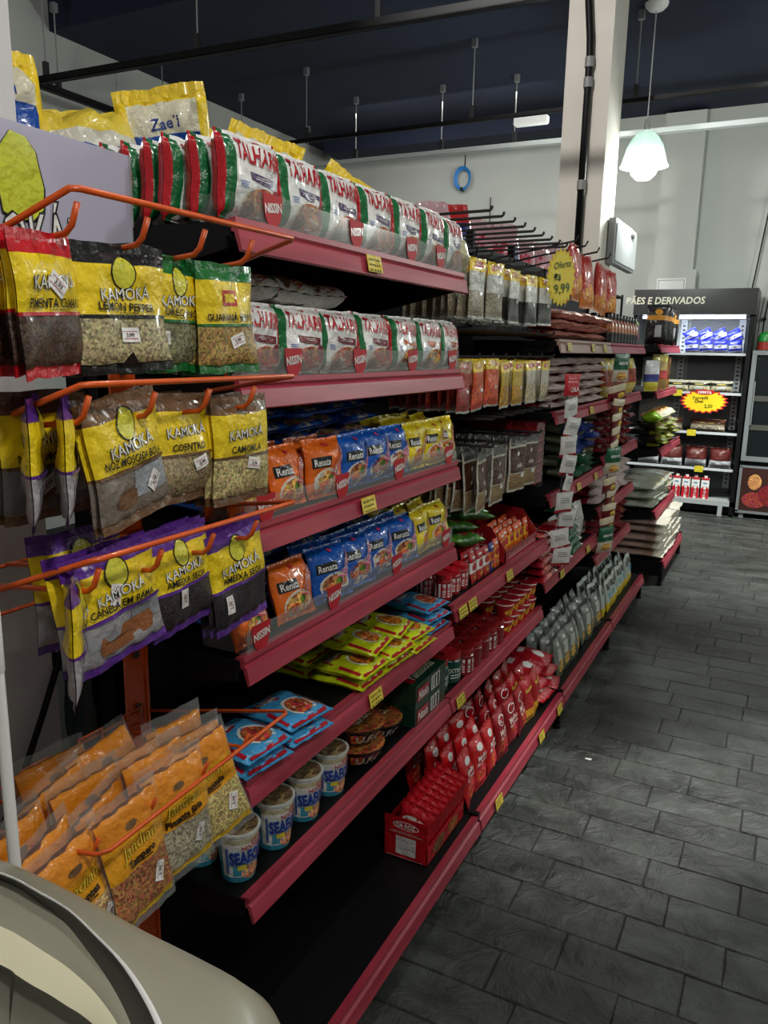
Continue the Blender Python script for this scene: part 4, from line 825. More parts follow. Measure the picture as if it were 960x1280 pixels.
# snack bags high on rods, bottles
OS = fam('snack_bag', 3, foilb(c(196, 44, 26), W=.15, H=.24, T=.05, lo=c(214, 120, 30), food=c(226, 150, 50), sd=920))
m = MB()
for i, (y, z) in enumerate(((3.35, 1.80), (3.52, 1.82), (3.75, 1.80), (4.0, 1.79), (4.25, 1.78))):
    inst(OS[i % 3], (-.87, y, z-.06), 'red and orange snack bag hanging above the bean bags, %s from the camera' % ORD[i], 'snack bag', 'red snack bags above the beans', (R(jit(14)), R(jit(10)), R(jit(15))))
for i, y in enumerate((.31, .48, .71, .96)):
    m = MB(); m.tube([(XBK, y, 1.935), (-.84, y, 1.99), (-.83, y, 2.01)], .0042, 6, ME, c(44, 44, 46)); ob('peg_rod', m, None, u3)
def btl():
    m = MB(); m.lathe([(0, 0), (.03, 0), (.032, .01), (.032, .06), (.03, .10), (.02, .118), (.018, .125)], 16, cols=[BLK, BLK, BLK, c(176, 96, 44), c(150, 70, 36), c(150, 70, 36)]); m.lathe([(.02, .125), (.021, .15), (.017, .156), (0, .156)], 14, col=BLK); return m
BT = Proto('coffee_jar', btl().mesh('coffee_jar', None, True))
for a in range(2):
    for b in range(9): inst(BT, (-.85-.075*a, 4.16+.088*b, 1.5855), 'black-capped brown jar, %s from the camera in the %s' % (ORD[b], ('front rank', 'back rank')[a]), 'jar', 'black-capped jars')
# hanging strips of sachets
def strip(x, y, ztop, n, dz, prs, label, cat, group, ilab=None):
    th = thing('hanging_strip', 'narrow clip strip carrying '+label, 'display strip', (x, y, ztop))
    m = MB(); m.box(-.001, .001, -.012, .012, -dz*n-.02, .05, MA, c(60, 60, 62)); ob('strip', m, None, th)
    for k in range(n):
        m = MB(); m.box(.001, .008, -.008, .008, -dz*k-.012, -dz*k-.006, ME, c(90, 90, 92)); ob('clip', m, None, th)
        inst(prs[k % len(prs)], (x+.017, y+jit(.022), ztop-dz*(k+1)-.008), '%s, %s down its hanging strip' % (ilab or label, ORD[k]), cat, group, (R(jit(14)), R(jit(4)+6), R(-25+jit(25))))
    return th
WS = [Proto('sachet', pack(.085, .085, .012, c(222, 222, 218), bands=[(0, .14, c(170, 30, 40))], pe=3, wr=.003, seed=i+950, nu=7, nv=7, dec=[('rect', .2, .5, .8, .53, c(140, 140, 150)), ('rect', .2, .6, .8, .63, c(140, 140, 150)), ('rect', .2, .7, .7, .73, c(140, 140, 150))]).mesh('sachet', None, True)) for i in range(3)]
RS = [Proto('sachet', pack(.095, .085, .012, c(190, 24, 40), pe=3, wr=.003, seed=960, nu=7, nv=7, dec=[('text', 'CALA', .6, .3, .22, WHT, .1, .5), ('rect', .15, .6, .8, .66, c(230, 150, 150)), ('rect', .2, .76, .7, .8, c(230, 150, 150))]).mesh('sachet', None, True))]
strip(-.772, 3.10, 1.365, 9, .075, WS, 'white sachets with a red foot', 'sachet', 'white sachets on the near strip', 'white sachet with a red foot')
inst(RS[0], (-.75, 3.08, 1.375), 'square red sachet with white lettering at the head of the near strip', 'sachet', None, (0, 0, R(-25)))
MS = fam('powder_packet', 3, lambda i: pack(.11, .085, .02, c(120, 26, 36), bands=[(.55, .95, c(214, 200, 170))], pe=3, wr=.004, seed=i+970, nu=7, nv=7, dec=[('ell', .7, .3, .2, .18, c(220, 190, 80), FO)]))
GH = fam('seasoning_bag', 1, lambda i: pack(.12, .14, .02, c(200, 190, 170), bands=[(.42, 1, c(20, 92, 60))], pe=2.6, wr=.004, seed=980, dec=[('text', 'natural', .5, .68, .13, WHT, 0, .8, .03), ('ell', .5, .2, .3, .14, c(210, 160, 80), FO)]))
for i, (y, z, n_) in enumerate(((4.12, 1.50, 5), (4.10, 1.03, 4), (4.06, .62, 0))):
    inst(GH[0], (-.765, y, z-.10), 'green-topped seasoning bag, %s' % ('uppermost, at the end of the fourth unit', 'middle one hanging at the end of the fourth unit', 'lowest, above the silver pouches')[i], 'seasoning bag', 'green-topped seasoning bags', (0, R(4), R(-28)))
    if n_: strip(-.785, y, z-.115, n_, .072, MS, 'maroon and cream packets under green bag %s' % ('high', 'low')[i], 'packet', 'maroon packets on strip '+('high', 'low')[i], 'maroon and cream packet under the %s green bag' % ('uppermost', 'middle')[i])
# --- unit 4 shelves
PM_ = fam('flour_pack', 3, pillow(c(120, 26, 36), c(214, 200, 170), W=.15, H=.2, sd=990)); PY_ = fam('flour_pack', 2, pillow(c(206, 180, 60), c(150, 60, 40), W=.15, sd=995, gr=FO))
stack(PM_, -.81, Y(4.16, 5, .17), 1.02, 5, .046, 'maroon and cream flour pack lying flat', 'middle shelf', 'flour pack', 'maroon flour packs, middle shelf', .012)
rows(PY_, [-.845, -.90], Y(4.14, 6, .15), 1.312, 'yellow cereal pack standing', 'fourth unit', 'cereal pack', 'yellow cereal packs')
stack(PM_, -.81, Y(4.16, 5, .17), .487, 4, .046, 'maroon and cream flour pack lying flat', 'low shelf', 'flour pack', 'maroon flour packs, low shelf', .012)
stack(PBw, -.81, Y(4.16, 5, .17), .75, 4, .046, 'red and white sugar pack lying flat', 'fourth unit', 'sugar pack', 'red and white sugar packs', .012)
# --- unit 5
def sack(c1, c2, W, H, T, sd, end=WHT): return lambda i: pack(W, H, T, c1, bands=[(.0, .16, end), (.3, .75, c2, PR)], pe=2.6, wr=.008, seed=i+sd, nu=9, nv=10, crimp=.05, dec=[('ell', .5, .55, .2, .12, c(150, 120, 100)), ('rect', .2, .78, .5, .84, BLK)])
SK = fam('sugar_sack', 3, sack(c(178, 148, 134), c(196, 170, 156), .3, .42, .075, 1000, c(226, 220, 205))); SR = fam('rice_sack', 3, sack(c(182, 190, 170), c(206, 210, 196), .3, .38, .07, 1010, c(170, 174, 160)))
stack(SK, -.625, Y(5.57, 3, .31), .165, 5, .056, 'pinkish-beige sugar sack with pale end', 'far unit', 'sack', 'sugar sacks on the far unit', .012)
stack(SR, -.71, Y(5.57, 3, .31), .50, 3, .06, 'pale green-white rice sack', 'far unit', 'sack', 'rice sacks on the far unit', .012)
CK = fam('cookie_packet', 3, foilb(c(26, 24, 26), [('rect', .2, .5, .6, .7, c(150, 150, 70)), ('ell', .5, .8, .2, .07, WHT)], W=.16, H=.2, T=.04, lo=c(120, 130, 30), sd=1020, food=c(110, 70, 50)))
stack(CK, -.71, Y(5.50, 5, .18), .92, 4, .04, 'black and green cookie packet', 'far unit', 'cookie packet', 'black cookie packets', .03, tilt=5)
BRD = fam('bread_bag', 2, lambda i: pack(.17, .15, .08, c(206, 170, 120), pe=2, wr=.006, seed=i+1030, bands=[(.0, .2, c(220, 214, 190)), (.3, .6, c(190, 140, 80), FO)]))
for i, (y, cc) in enumerate(((5.6, 0), (5.8, 1), (6.02, 0))): inst(BRD[cc], (-.72, y, 1.125), 'round bread in clear wrap on top of the black packets, %s from the camera' % ORD[i], 'bread', 'round breads in wrap', (0, R(-88), R(jit(10))))
LM = fam('bread_bag', 1, lambda i: pack(.14, .12, .07, c(150, 196, 30), pe=2, wr=.006, seed=1040)); inst(LM[0], (-.72, 5.46, 1.12), 'lime-green round packet on top of the black cookie packets', 'packet', None, (0, R(-86), 0))
SB_ = fam('standing_pouch', 1, foilb(c(176, 150, 90), [('rect', .2, .82, .8, .92, c(214, 190, 60))], W=.15, H=.24, T=.05, food=None, sd=1050, hi=c(190, 180, 70), win=c(190, 40, 36)))
inst(SB_[0], (-.80, 5.72, 1.296), 'tan pouch with a band of red berries on the far unit', 'pouch', None, (0, 0, R(-35)))
SB2 = fam('standing_pouch', 1, foilb(c(110, 70, 30), W=.12, H=.22, T=.05, sd=1051, lo=c(206, 130, 30))); inst(SB2[0], (-.80, 5.93, 1.296), 'brown and orange pouch beside the berry pouch', 'pouch', None, (0, 0, R(-35)))
SB3 = fam('standing_pouch', 1, foilb(c(222, 222, 226), W=.14, H=.2, T=.05, sd=1052, lo=c(214, 206, 60), hi=c(222, 222, 226), win=c(46, 60, 140))); inst(SB3[0], (-.82, 5.53, 1.296), 'white, blue and yellow bag left of the berry pouch', 'bag', None, (0, 0, R(-30)))
BP = fam('black_pouch', 2, lambda i: pack(.15, .26, .05, c(20, 18, 18), bands=[(.62, .74, c(206, 140, 40))], pe=2.4, wr=.005, seed=i+1060, dec=[('ell', .5, .82, .18, .08, c(206, 140, 40)), ('rect', .35, .2, .65, .5, c(180, 180, 184))]))
for i, (y, r_) in enumerate(((5.55, -62), (5.70, -66), (5.86, -60), (6.22, -35))): inst(BP[i % 2], (-.815, y, 1.596), 'black standing pouch with gold band atop the far unit, %s' % ('nearest', 'second', 'third', 'farthest, turned to face us')[i], 'pouch', 'black and gold pouches', (0, 0, R(r_)))
MX = fam('sweets_bag', 2, foilb(c(140, 120, 130), W=.13, H=.15, T=.04, sd=1070, food=c(150, 60, 110), hi=c(150, 200, 40)))
rows(MX, [-.85], Y(4.97, 1, .15), 1.59, 'mixed-colour sweets bag', 'highest shelf', 'sweets bag', None)
# ------------------------------------------------------------------ bags on top at the back
PA = fam('pasta_sack', 3, lambda i: pack(.2, .33, .07, c(240, 206, 40), bands=[(.22, .70, c(24, 74, 160)), (.70, .90, c(224, 218, 190))], sides=[(0, .12, c(240, 206, 40)), (.88, 1, c(240, 206, 40))], pe=2.4, wr=.032, seed=i+1100, crimp=.08, dec=[('text', 'Zaeli', .5, .77, .07, c(30, 60, 140), 0, .5), ('poly', [(.2, .5), (.8, .3), (.8, .42), (.2, .6)], WHT)]))
CLB = fam('clear_sack', 2, lambda i: pack(.3, .30, .12, c(210, 206, 190), bands=[(.0, .3, c(190, 186, 176), FO), (.3, .6, c(60, 96, 160), FO), (.72, 1, c(230, 204, 70))], pe=2.2, wr=.034, seed=i+1110))
for i, (x, y, z, rx, ry, rz, pr, lab) in enumerate((
    (-1.38, 1.10, 1.76, 3, -6, -10, PA[0], 'yellow-tipped bag standing beside the near column'),
    (-1.28, 1.25, 1.76, 10, -28, -25, CLB[0], 'clear crumpled bag with blue and yellow contents above the white sign'),
    (-1.36, 1.42, 1.775, -24, -12, -38, PA[1], 'yellow pasta bag slumped beside the clear bag'),
    (-1.29, 1.50, 1.775, 10, 6, -48, PA[2], 'white, blue and yellow pasta bag standing tallest behind the top shelf'),
    (-1.33, 1.70, 1.775, -20, -8, -50, PA[0], 'blue and yellow pasta bag leaning right, behind the leftmost white pasta bags'),
    (-1.36, 2.08, 1.77, -34, 0, -45, PA[2], 'yellow and white bag peeping over the second white pasta bag'),
    )):
    inst(pr, (x, y, z), lab, 'bag', 'bags on the far-side top shelf', (R(rx), R(ry), R(rz)))
PK = fam('candy_bag', 3, foilb(c(214, 150, 160), [('ell', .5, .6, .3, .2, c(200, 40, 60)), ('poly', [(.1, .3), (.9, .2), (.9, .35), (.1, .45)], c(50, 60, 150))], W=.2, H=.40, T=.08, hi=c(214, 170, 176), sd=1120, lo=c(226, 206, 206)))
PK2 = fam('candy_bag', 2, foilb(c(40, 44, 120), W=.2, H=.43, T=.08, hi=c(206, 50, 50), lo=c(200, 40, 50), sd=1130))
for i, y in enumerate(Y(3.15, 8, .22)):
    inst((PK2 if i in (1, 4) else PK)[i % 2], (-1.34, y, 1.742), ('pink and red' if i not in (1, 4) else 'blue and red')+' bag behind the peg rods, %s from the camera' % ORD[i], 'bag', 'bags behind the peg rods', (R(jit(10)), R(jit(8)), R(-30+jit(15))))
CC = fam('twist_bag', 1, lambda i: pack(.12, .1, .06, c(196, 190, 150), pe=2, wr=.012, seed=1140)); inst(CC[0], (-.84, 2.075, 1.745), 'small cream clear bag at the far end of the top shelf', 'bag', None, (0, -.1, 0))
# ------------------------------------------------------------------ orange wire rack
XR_, XF = -1.0, -.68
rk = thing('wire_rack', 'orange wire display rack hung with spice packets at the near end of the shelves', 'display rack', (-1.0, .8, 0))
K = lambda p: Vector(p)-Vector((-1.0, .8, 0))
def wire(name, pts, r, parent, lab=None):
    m = MB(); m.tube([K(p) for p in pts], r, 7); o = ob(name, m, M_ORANGE, parent, True)
    if lab: o['label'] = lab
    return o
for y in (.971, .50):
    m = MB(); m.box(-.012, .012, y-.8-.028, y-.8+.028, 0, 1.655); m.box(-.012, .016, y-.8-.028, y-.8-.022, 0, 1.655); m.box(-.012, .016, y-.8+.022, y-.8+.028, 0, 1.655)
    po = ob('post', m, M_ORANGE, rk)
    m = MB()
    for z in [.5+.1*i for i in range(11)]:
        m.add([(.0165, y-.8+.008*math.cos(a*R(45)), z+.008*math.sin(a*R(45))) for a in range(8)], [tuple(range(8))])
    ob('slot', m, M_DGREY, po)
bxo('foot', (-.02, .3, .15, .19, 0, .03), M_ORANGE, rk); bxo('foot', (-.02, .3, -.32, -.28, 0, .03), M_ORANGE, rk)
HKY = [.625, .728, .83, .93]
for zf, zb in ((1.702, 1.650), (1.500, 1.468), (1.302, 1.275)):
    wire('front_loop', [(-1.0, .55, zb-.09), (XF-.005, .615, zf-.001), (XF, .625, zf), (XF, 1.02, zf), (XF-.006, 1.03, zf-.001), (-.86, 1.03, zb)], .0038, rk)
    for dz in (.0, -.035, -.07): wire('back_wire', [(-.985, .42, zb-.05+dz), (-.985, 1.0, zb-.05+dz)], .003, rk)
    for y in HKY:
        zh = zf-.045
        wire('hook', [(-.985, y, zh-.03), (-.74, y, zh-.002), (-.705, y, zh+.002), (-.695, y, zh+.010), (-.685, y, zh+.032)], .0036, rk)
wire('front_loop', [(-1.0, .55, .90), (XF-.01, .60, .932), (XF, .612, .934), (XF, .995, .950), (XF-.006, 1.003, .949), (-.985, 1.0, .88)], .0032, rk)
for z in (.889, .866, .812): wire('back_wire', [(-.985, .30, z), (-.985, .97, z)], .003, rk)
for y in (.62, .72, .83, .93):
    wire('hook', [(-.985, y, .87), (-.76, y, .905), (-.72, y, .910), (-.708, y, .935)], .003, rk)
    wire('hook_plate', [(-.98, y, .90), (-.98, y, .81), (-.98, y+.05, .81), (-.98, y+.05, .90), (-.98, y, .90)], .0025, rk)
# sign board
sg = thing('sign_board', 'white printed header board above the orange rack with black-outlined lettering', 'sign', (-1.018, .76, 1.66))
bxo('panel', (-.016, .0, -.34, .281, 0, .19), M_SIGN, sg)
m = MB(); m.box(-.02, -.004, -.34, .285, -.006, .0); m.box(-.02, .001, .281, .286, 0, .19); ob('edge_strip', m, M_GREYP, sg)
sf_ = quad_surf((.0005, -.34, 0), (0, .62, 0), (0, 0, .19), (1, 0, 0)); m = MB()
# header print: oval badge (figure left out) and lettering
bl = [(-.05, .35), (-.062, .62), (-.05, .85), (-.02, 1.0), (.02, .98), (.045, .88), (.05, .78), (.062, .6), (.058, .42), (.03, .32), (-.02, .3)]
cx, cz = .36/.62+.03, 0
decals(m, sf_, .62, .19, [('poly', [(.655+a*1.0*1.12, b*.93) for a, b in bl], c(16, 16, 16)), ('poly', [(.655+a*.92*1.12, .03+b*.90) for a, b in bl], c(200, 206, 40))]
       + otext('KAMOKÁ', .60, .17, .34, WHT, c(14, 14, 14), .10, .36, .0, .035, .0) + [('ell', .792, .36, .010, .03, c(14, 14, 14)), ('ell', .792, .36, .007, .022, WHT)])
ob('print', m, None, sg)
# packets
def kam(top, name, grain, W=.142, H=.15, T=.02, badge=True, edge=None, band=None, clearb=False, foot=None, logo='KAMOKÁ', sd=0, stick=(.5, .30), roll=None, bits=None):
    edge = edge or top; foot = foot or top
    def f(i):
        d = []
        if badge: d += [('ell', .5, .78, .125, .135, c(30, 26, 20)), ('ell', .5, .78, .11, .122, c(214, 208, 60))]
        if roll: d = [('rect', .08, .22, .38, .36, c(150, 150, 154)), ('rect', .6, .25, .95, .4, c(140, 142, 146))] + [('poly', [(.22, .14), (.5, .13), (.82, .17), (.85, .26), (.82, .34), (.5, .33), (.22, .30), (.19, .22)], c(150, 92, 54)), ('rect', .25, .235, .8, .245, c(86, 46, 26))] + d
        if bits: d = [('rect', .45, .2, .95, .42, c(160, 164, 170)), ('ell', .35, .22, .16, .08, c(120, 86, 60))] + d
        zl = .62 if badge else .66
        d += otext(logo, .5, zl, .088, WHT, c(20, 18, 18), .05, .66, .0, .032) if logo else [('rect', .36, .62, .62, .76, RED), ('rect', .4, .65, .58, .73, YEL)]
        d += [('text', name, .5, .515, .062, c(16, 14, 14), -.03 if badge else 0, .8, .022), ('rect', .42, .468, .62, .473, c(60, 50, 20))]
        if band: d += [('rect', .02, .43, .98, .455, band)]
        if foot == BLK: d += [('poly', [(.38, .04), (.62, .04), (.5, .17)], BLK)]
        b = [(0, .08, foot), (.08, .43, grain, CL if clearb == 2 else (PR if roll or bits else GR)), (.43, .455, edge), (.455, .84, YEL), (.84, 1, top)]
        return pack(W, H, T, c(150, 150, 146), bands=b, pe=2.8, wr=.0055, seed=i+sd, nu=14, nv=16, crimp=.07, dec=d, back=None)
    return f
def stk(P_, at=(.55, .25), rot=.1, W=.142, H=.15):
    """one price sticker part on the pack front"""
    mb = P_[1]; m = MB(); u, v = at
    def sf(a, b, o):
        x = (a-.5)*.027; y = (b-.5)*.017; ca, sa = math.cos(rot), math.sin(rot)
        return mb.surf(u+(x*ca-y*sa)/W, v+(x*sa+y*ca)/H, o+.0016)
    decals(m, sf, .027, .017, [('rect', 0, 0, 1, 1, WHT), ('rect', .1, .72, .9, .76, RED), ('rect', .1, .22, .9, .26, RED), ('text', '3,99', .5, .5, .3, c(90, 60, 60), 0, .8)])
    pr = Proto('spice_packet', mb.mesh('spice_packet', None, True)); pr.parts = [('price_sticker', m.mesh('price_sticker', None, True), 'small white price sticker')]
    pr2 = Proto('spice_packet', pr.mesh); return pr, pr2
def kp(f, at=(.55, .27), rot=.1, W=.142, H=.15): return stk((0, f(0)), at, rot, W, H)
Rk, Bk, Gk, Nk, Uk = c(190, 24, 36), c(20, 20, 22), c(24, 108, 46), c(110, 78, 50), c(92, 44, 140)
def hrow(pp, y, z, n, desc, x0=-.722, pitch=.015, rz=0, rx=0, grp=None):
    for k in range(n):
        inst(pp[0] if k == 0 else pp[1], (x0-pitch*k, y+(jit(.004) if k else 0)-.002*k, z+(jit(.003) if k else 0)), desc + (', front one' if k == 0 else ', %s behind front' % ORD[k-1]), 'spice packet', grp or 'spice packets on the rack: '+desc, (R(rx+(jit(2.5) if k else 0)), R(-2), R(rz+(jit(5) if k else 0))))
PIM = kp(kam(Rk, 'PIMENTA CUMARI', c(70, 48, 36), W=.11, badge=False, band=Rk, sd=1200), (.5, .64), -.7, .11)
PIM2 = kp(kam(Rk, 'PIMENTA', c(60, 36, 26), W=.11, badge=False, band=Rk, sd=1201), (.45, .6), .7, .11)
LEM = kp(kam(Bk, 'LEMON PEPPER', c(168, 156, 116), band=Bk, sd=1202, foot=BLK), (.5, .30), 0)
ORE = kp(kam(Gk, 'ORÉGANO', c(120, 118, 84), W=.12, band=Gk, sd=1203), (.2, .3), 0, .12)
GUA = kp(kam(Gk, 'GUARANÁ EM PÓ', c(160, 130, 70), W=.13, badge=False, logo='', band=Gk, sd=1204), (.55, .30), .3, .13)
NOZ = kp(kam(Nk, 'NOZ MOSCADA BOLA', c(130, 120, 110), W=.138, H=.16, band=Nk, bits=1, sd=1205), (.72, .28), .8, .138, .16)
NO2 = kp(kam(Nk, 'NOZ MOSCADA', c(110, 108, 104), W=.13, badge=False, band=Nk, bits=1, sd=1206), (.4, .3), .5, .13)
COE = kp(kam(Nk, 'COENTRO', c(150, 132, 98), W=.125, badge=False, band=Nk, sd=1207), (.66, .36), .3, .125)
CAM_ = kp(kam(Nk, 'CAMOMILA', c(190, 174, 120), W=.135, H=.16, badge=False, band=Nk, sd=1208), (.58, .37), -.2, .135, .16)
CAN = kp(kam(Uk, 'CANELA EM RAMA', c(160, 156, 160), W=.15, H=.15, band=Uk, roll=1, sd=1209), (.45, .60), 1.2, .15)
AME = kp(kam(Uk, 'AMEIXA SECA', c(46, 36, 38), W=.13, H=.145, band=Uk, sd=1210), (.42, .34), 1.5, .13)
AM2 = kp(kam(Uk, 'AMEIXA SECA', c(40, 34, 38), W=.135, H=.16, band=Uk, sd=1211), (.2, .3), 1.5, .135, .16)
hrow(PIM2, .535, 1.508, 3, 'red-topped packet of crushed pepper, leftmost in the top row', x0=-.745, rz=4)
hrow(PIM, .606, 1.508, 2, 'red-topped tilted packet of pepper flakes in the top row', x0=-.71, rz=16, rx=3)
hrow(LEM, .722, 1.510, 3, 'black-topped packet of pale lemon pepper in the top row', rz=-3, rx=2)
hrow(ORE, .826, 1.508, 4, 'green-topped packet of dried oregano in the top row', x0=-.735)
hrow(GUA, .918, 1.506, 3, 'green-topped packet of tan powder in the top row', x0=-.72, rx=2)
hrow(NO2, .640, 1.336, 2, 'brown-topped packet partly hidden, leftmost in the second row', x0=-.775, rz=0)
hrow(NOZ, .722, 1.326, 2, 'brown-topped packet of nutmeg balls, tilted, in the second row', rz=6, rx=9, x0=-.715)
hrow(COE, .832, 1.330, 4, 'brown-topped packet of coriander in the second row', x0=-.735)
hrow(CAM_, .945, 1.312, 4, 'brown-topped packet of camomile flowers in the second row', x0=-.72)
hrow(CAN, .692, 1.150, 2, 'purple-topped packet of cinnamon sticks in the third row', rx=6, x0=-.72)
hrow(AME, .816, 1.150, 3, 'purple-topped prune packet in the middle of the third row', x0=-.728, rx=5)
hrow(AM2, .940, 1.118, 3, 'larger purple-topped prune packet ending the third row', x0=-.722, rx=6)
for i, (y, z, x) in enumerate(((.592, 1.345, -.745), (.628, 1.345, -.735), (.592, 1.15, -.70))):
    inst(CAN[1], (x, y, z), 'purple-topped packet seen edge-on at the left of the rack, %s' % ('leftmost of the second row', 'second of the second row', 'in the third row')[i], 'spice packet', 'edge-on purple packets', (R(jit(3)), R(3), R(48)), .95)
hrow(CAN, .700, 1.158, 1, 'purple-topped packet tucked behind the third row', x0=-.80, rz=0)
def jan(name, grain, W=.125, H=.19, sd=1250):
    def f(i):
        return pack(W, H, .026, c(200, 196, 186), bodymat=CL, bands=[(.06, .12, c(214, 170, 40)), (.12, .46, grain, GR), (.46, .70, c(232, 160, 30)), (.70, .91, c(226, 140, 36)), (.91, 1, c(220, 216, 206), CL)], sides=[(0, .04, c(210, 206, 196), CL), (.96, 1, c(210, 206, 196), CL)],
            pe=2.6, wr=.006, seed=sd+i, nu=12, nv=14, crimp=.08, dec=[('ell', .5, .76, .09, .03, c(120, 90, 60))]+otext('Jandian', .5, .63, .085, c(240, 206, 60), c(90, 50, 20), .08, .8, .0, .02, .3)+[('text', name, .5, .53, .05, c(30, 20, 10), .08, .7, .04), ('rect', .34, .485, .66, .495, c(60, 40, 20))])
    return f
def jk(f): return stk((0, f(0)), (.74, .30), 1.1, .125, .19)
J1 = jk(jan('Sementes', c(206, 170, 120), sd=1251)); J2 = jk(jan('Tempero', c(170, 110, 70), sd=1252)); J3 = jk(jan('Pimenta Síria', c(170, 160, 136), sd=1253)); J4 = jk(jan('Camomila', c(190, 170, 110), sd=1254))
for pp, y, z, x, d, n, rz in ((J1, .60, .770, -.70, 'orange-labelled clear packet of seeds', 3, 8), (J2, .685, .775, -.70, 'orange-labelled clear packet of reddish seasoning', 5, 4), (J3, .782, .775, -.715, 'orange-labelled clear packet of pale powder', 4, -4), (J4, .872, .778, -.715, 'orange-labelled clear packet of dried flowers', 3, -14)):
    for k in range(n):
        inst(pp[0] if k == 0 else pp[1], (x-.038*k, y+.004*k*(1 if pp is not J1 else -1)+(jit(.008) if k else 0), z+.003*k+(jit(.008) if k else 0)), d+' in the bottom basket'+(', front one' if k == 0 else ', %s behind front' % ORD[k-1]), 'spice packet', 'clear packets in the bottom basket', (R(jit(8)+4), R(-9-k*1.0+jit(4)), R(rz+(jit(14) if k else 0))))
# ------------------------------------------------------------------ open cooler
XA, XB_, YF, YK = -1.42, -.34, 8.12, 8.70
fr = thing('display_cooler', 'black open display cooler with lit shelves and a lettered black header', 'cooler', (-.88, 8.12, 0))
def FB_(n, b, m_, par=fr, **k): return bxo(n, (b[0]+.88, b[1]+.88, b[2]-8.12, b[3]-8.12, b[4], b[5]), m_, par, **k)
hd = FB_('header', (XA, XB_+.01, YF-.04, YK, 1.905, 2.14), M_BLACKG)
m = MB(); decals(m, quad_surf((XA+.88, -.041, 1.905), (1.09, 0, 0), (0, 0, .235), (0, -1, 0)), 1.09, .235, [('text', 'PÃES E DERIVADOS', .262, .56, .27, c(232, 226, 204), 0, .66, .02, .12)]); ob('lettering', m, None, hd)
FB_('side_panel', (XA, XA+.04, YF, YK, .1, 1.905), M_BLACK); FB_('side_panel', (XB_-.04, XB_, YF, YK, .02, 1.905), M_BLACK)
FB_('back_panel', (XA+.04, XB_-.04, YK-.03, YK, .1, 1.905), simple('cooler_back', c(120, 124, 128), .4))
for x in (-1.0, -.46):
    m = MB(); m.box(x+.88-.03, x+.88+.03, .50, .52, .2, 1.88, ME, c(214, 220, 226))
    for k in range(40): m.box(x+.88-.012, x+.88+.012, .497, .4995, .25+.04*k, .265+.04*k, ME, c(40, 40, 44))
    ob('slotted_strip', m, None, fr, label='white slotted shelf strip')
FB_('lamp_tube', (XA+.08, XB_-.08, YF+.05, YF+.075, 1.875, 1.895), M_TUBE)
SHZ = [1.55, 1.18, .80, .45]
for z in SHZ:
    s_ = FB_('shelf', (XA+.04, XB_-.04, YF+.06, YK-.03, z-.02, z), M_BLACK)
    m = MB(); m.box(XA+.92, XB_+.84, .045, .058, z-.018, z+.006, ME, c(196, 200, 204)); ob('shelf_edge', m, None, s_)
FB_('bottom_deck', (XA, XB_, YF, YK, .10, .145), M_GREYP); FB_('kick_panel', (XA, XB_, YF+.05, YK, .03, .10), M_BLACK)
for x in (-1.3, -.46): FB_('foot', (x-.02, x+.02, YF+.0, YF+.04, 0, .10), M_GREYP)
l = area('cooler_light', (-.88, 8.2, 1.87), (-.86, 8.42, 1.0), 5, .9, .04, (.82, .9, 1))
bb = fam('bread_bag', 2, lambda i: pack(.125, .13, .11, c(44, 52, 190), bands=[(.0, .2, c(200, 200, 220)), (.35, .6, c(206, 210, 230))], pe=2, wr=.008, seed=i+1300, dec=[('ell', .5, .5, .3, .14, WHT), ('text', 'pão', .5, .5, .12, c(40, 40, 150), 0, .5)]))
for j in range(2):
    for i in range(4): inst(bb[(i+j) % 2], (-.87+.13*i+.015*j, 8.28+.02*j, 1.552+.105*j), 'blue and white bread bag, %s from left in the %s, top cooler shelf' % (ORD[i], ('lower layer', 'upper layer')[j]), 'bread', 'blue bread bags', (R(6) if j == 0 else R(30), 0, R(-90)))
ck = fam('cake_packet', 2, lambda i: pack(.2, .11, .09, c(206, 200, 180), bands=[(.55, .8, c(40, 44, 20)), (.1, .5, c(214, 204, 170), FO)], pe=2.4, wr=.006, seed=i+1310, dec=[('ell', .5, .35, .2, .12, WHT), ('rect', .3, .64, .7, .72, c(220, 200, 90))]))
for i in range(4): inst(ck[i % 2], (-1.17+.2*i, 8.27, 1.182), 'cream cake packet with dark label, %s from the left on the second cooler shelf' % ORD[i], 'cake', 'cream cake packets', (0, 0, R(-90)))
lf = fam('loaf_bag', 1, lambda i: pack(.32, .12, .14, c(196, 176, 140), bands=[(.6, 1, c(110, 70, 50)), (.2, .5, c(226, 214, 190), FO)], pe=2.2, wr=.008, seed=1320, dec=[('rect', .2, .68, .7, .75, c(220, 200, 120))]))
inst(lf[0], (-.66, 8.29, .802), 'long brown and cream loaf bag on the third cooler shelf, below the offer sign', 'loaf', None, (0, 0, R(-90)))
inst(lf[0], (-1.05, 8.29, .802), 'long loaf bag at the left of the third cooler shelf', 'loaf', None, (0, 0, R(-90)))
wb = fam('sweet_bread_bag', 2, lambda i: pack(.2, .2, .14, c(96, 40, 36), bands=[(0, .36, c(226, 228, 232))], pe=2.2, wr=.012, seed=i+1330))
for i in range(4): inst(wb[i % 2], (-1.19+.225*i, 8.29, .452), 'dark bag with white base, %s from the left on the fourth cooler shelf' % ORD[i], 'bread', 'dark and white bags', (0, 0, R(-90)))
m = MB(); m.box(-.04, .04, -.002, 0, -.03, .03, PR, c(214, 196, 50)); FT = m.mesh('price_tag')
for i, (x, z) in enumerate(((-.79, .79), (-.69, .44), (-.95, 1.17))):
    t = link('price_tag', FT, fr, label='yellow price tag'); t.location = (x+.88, .042, z)
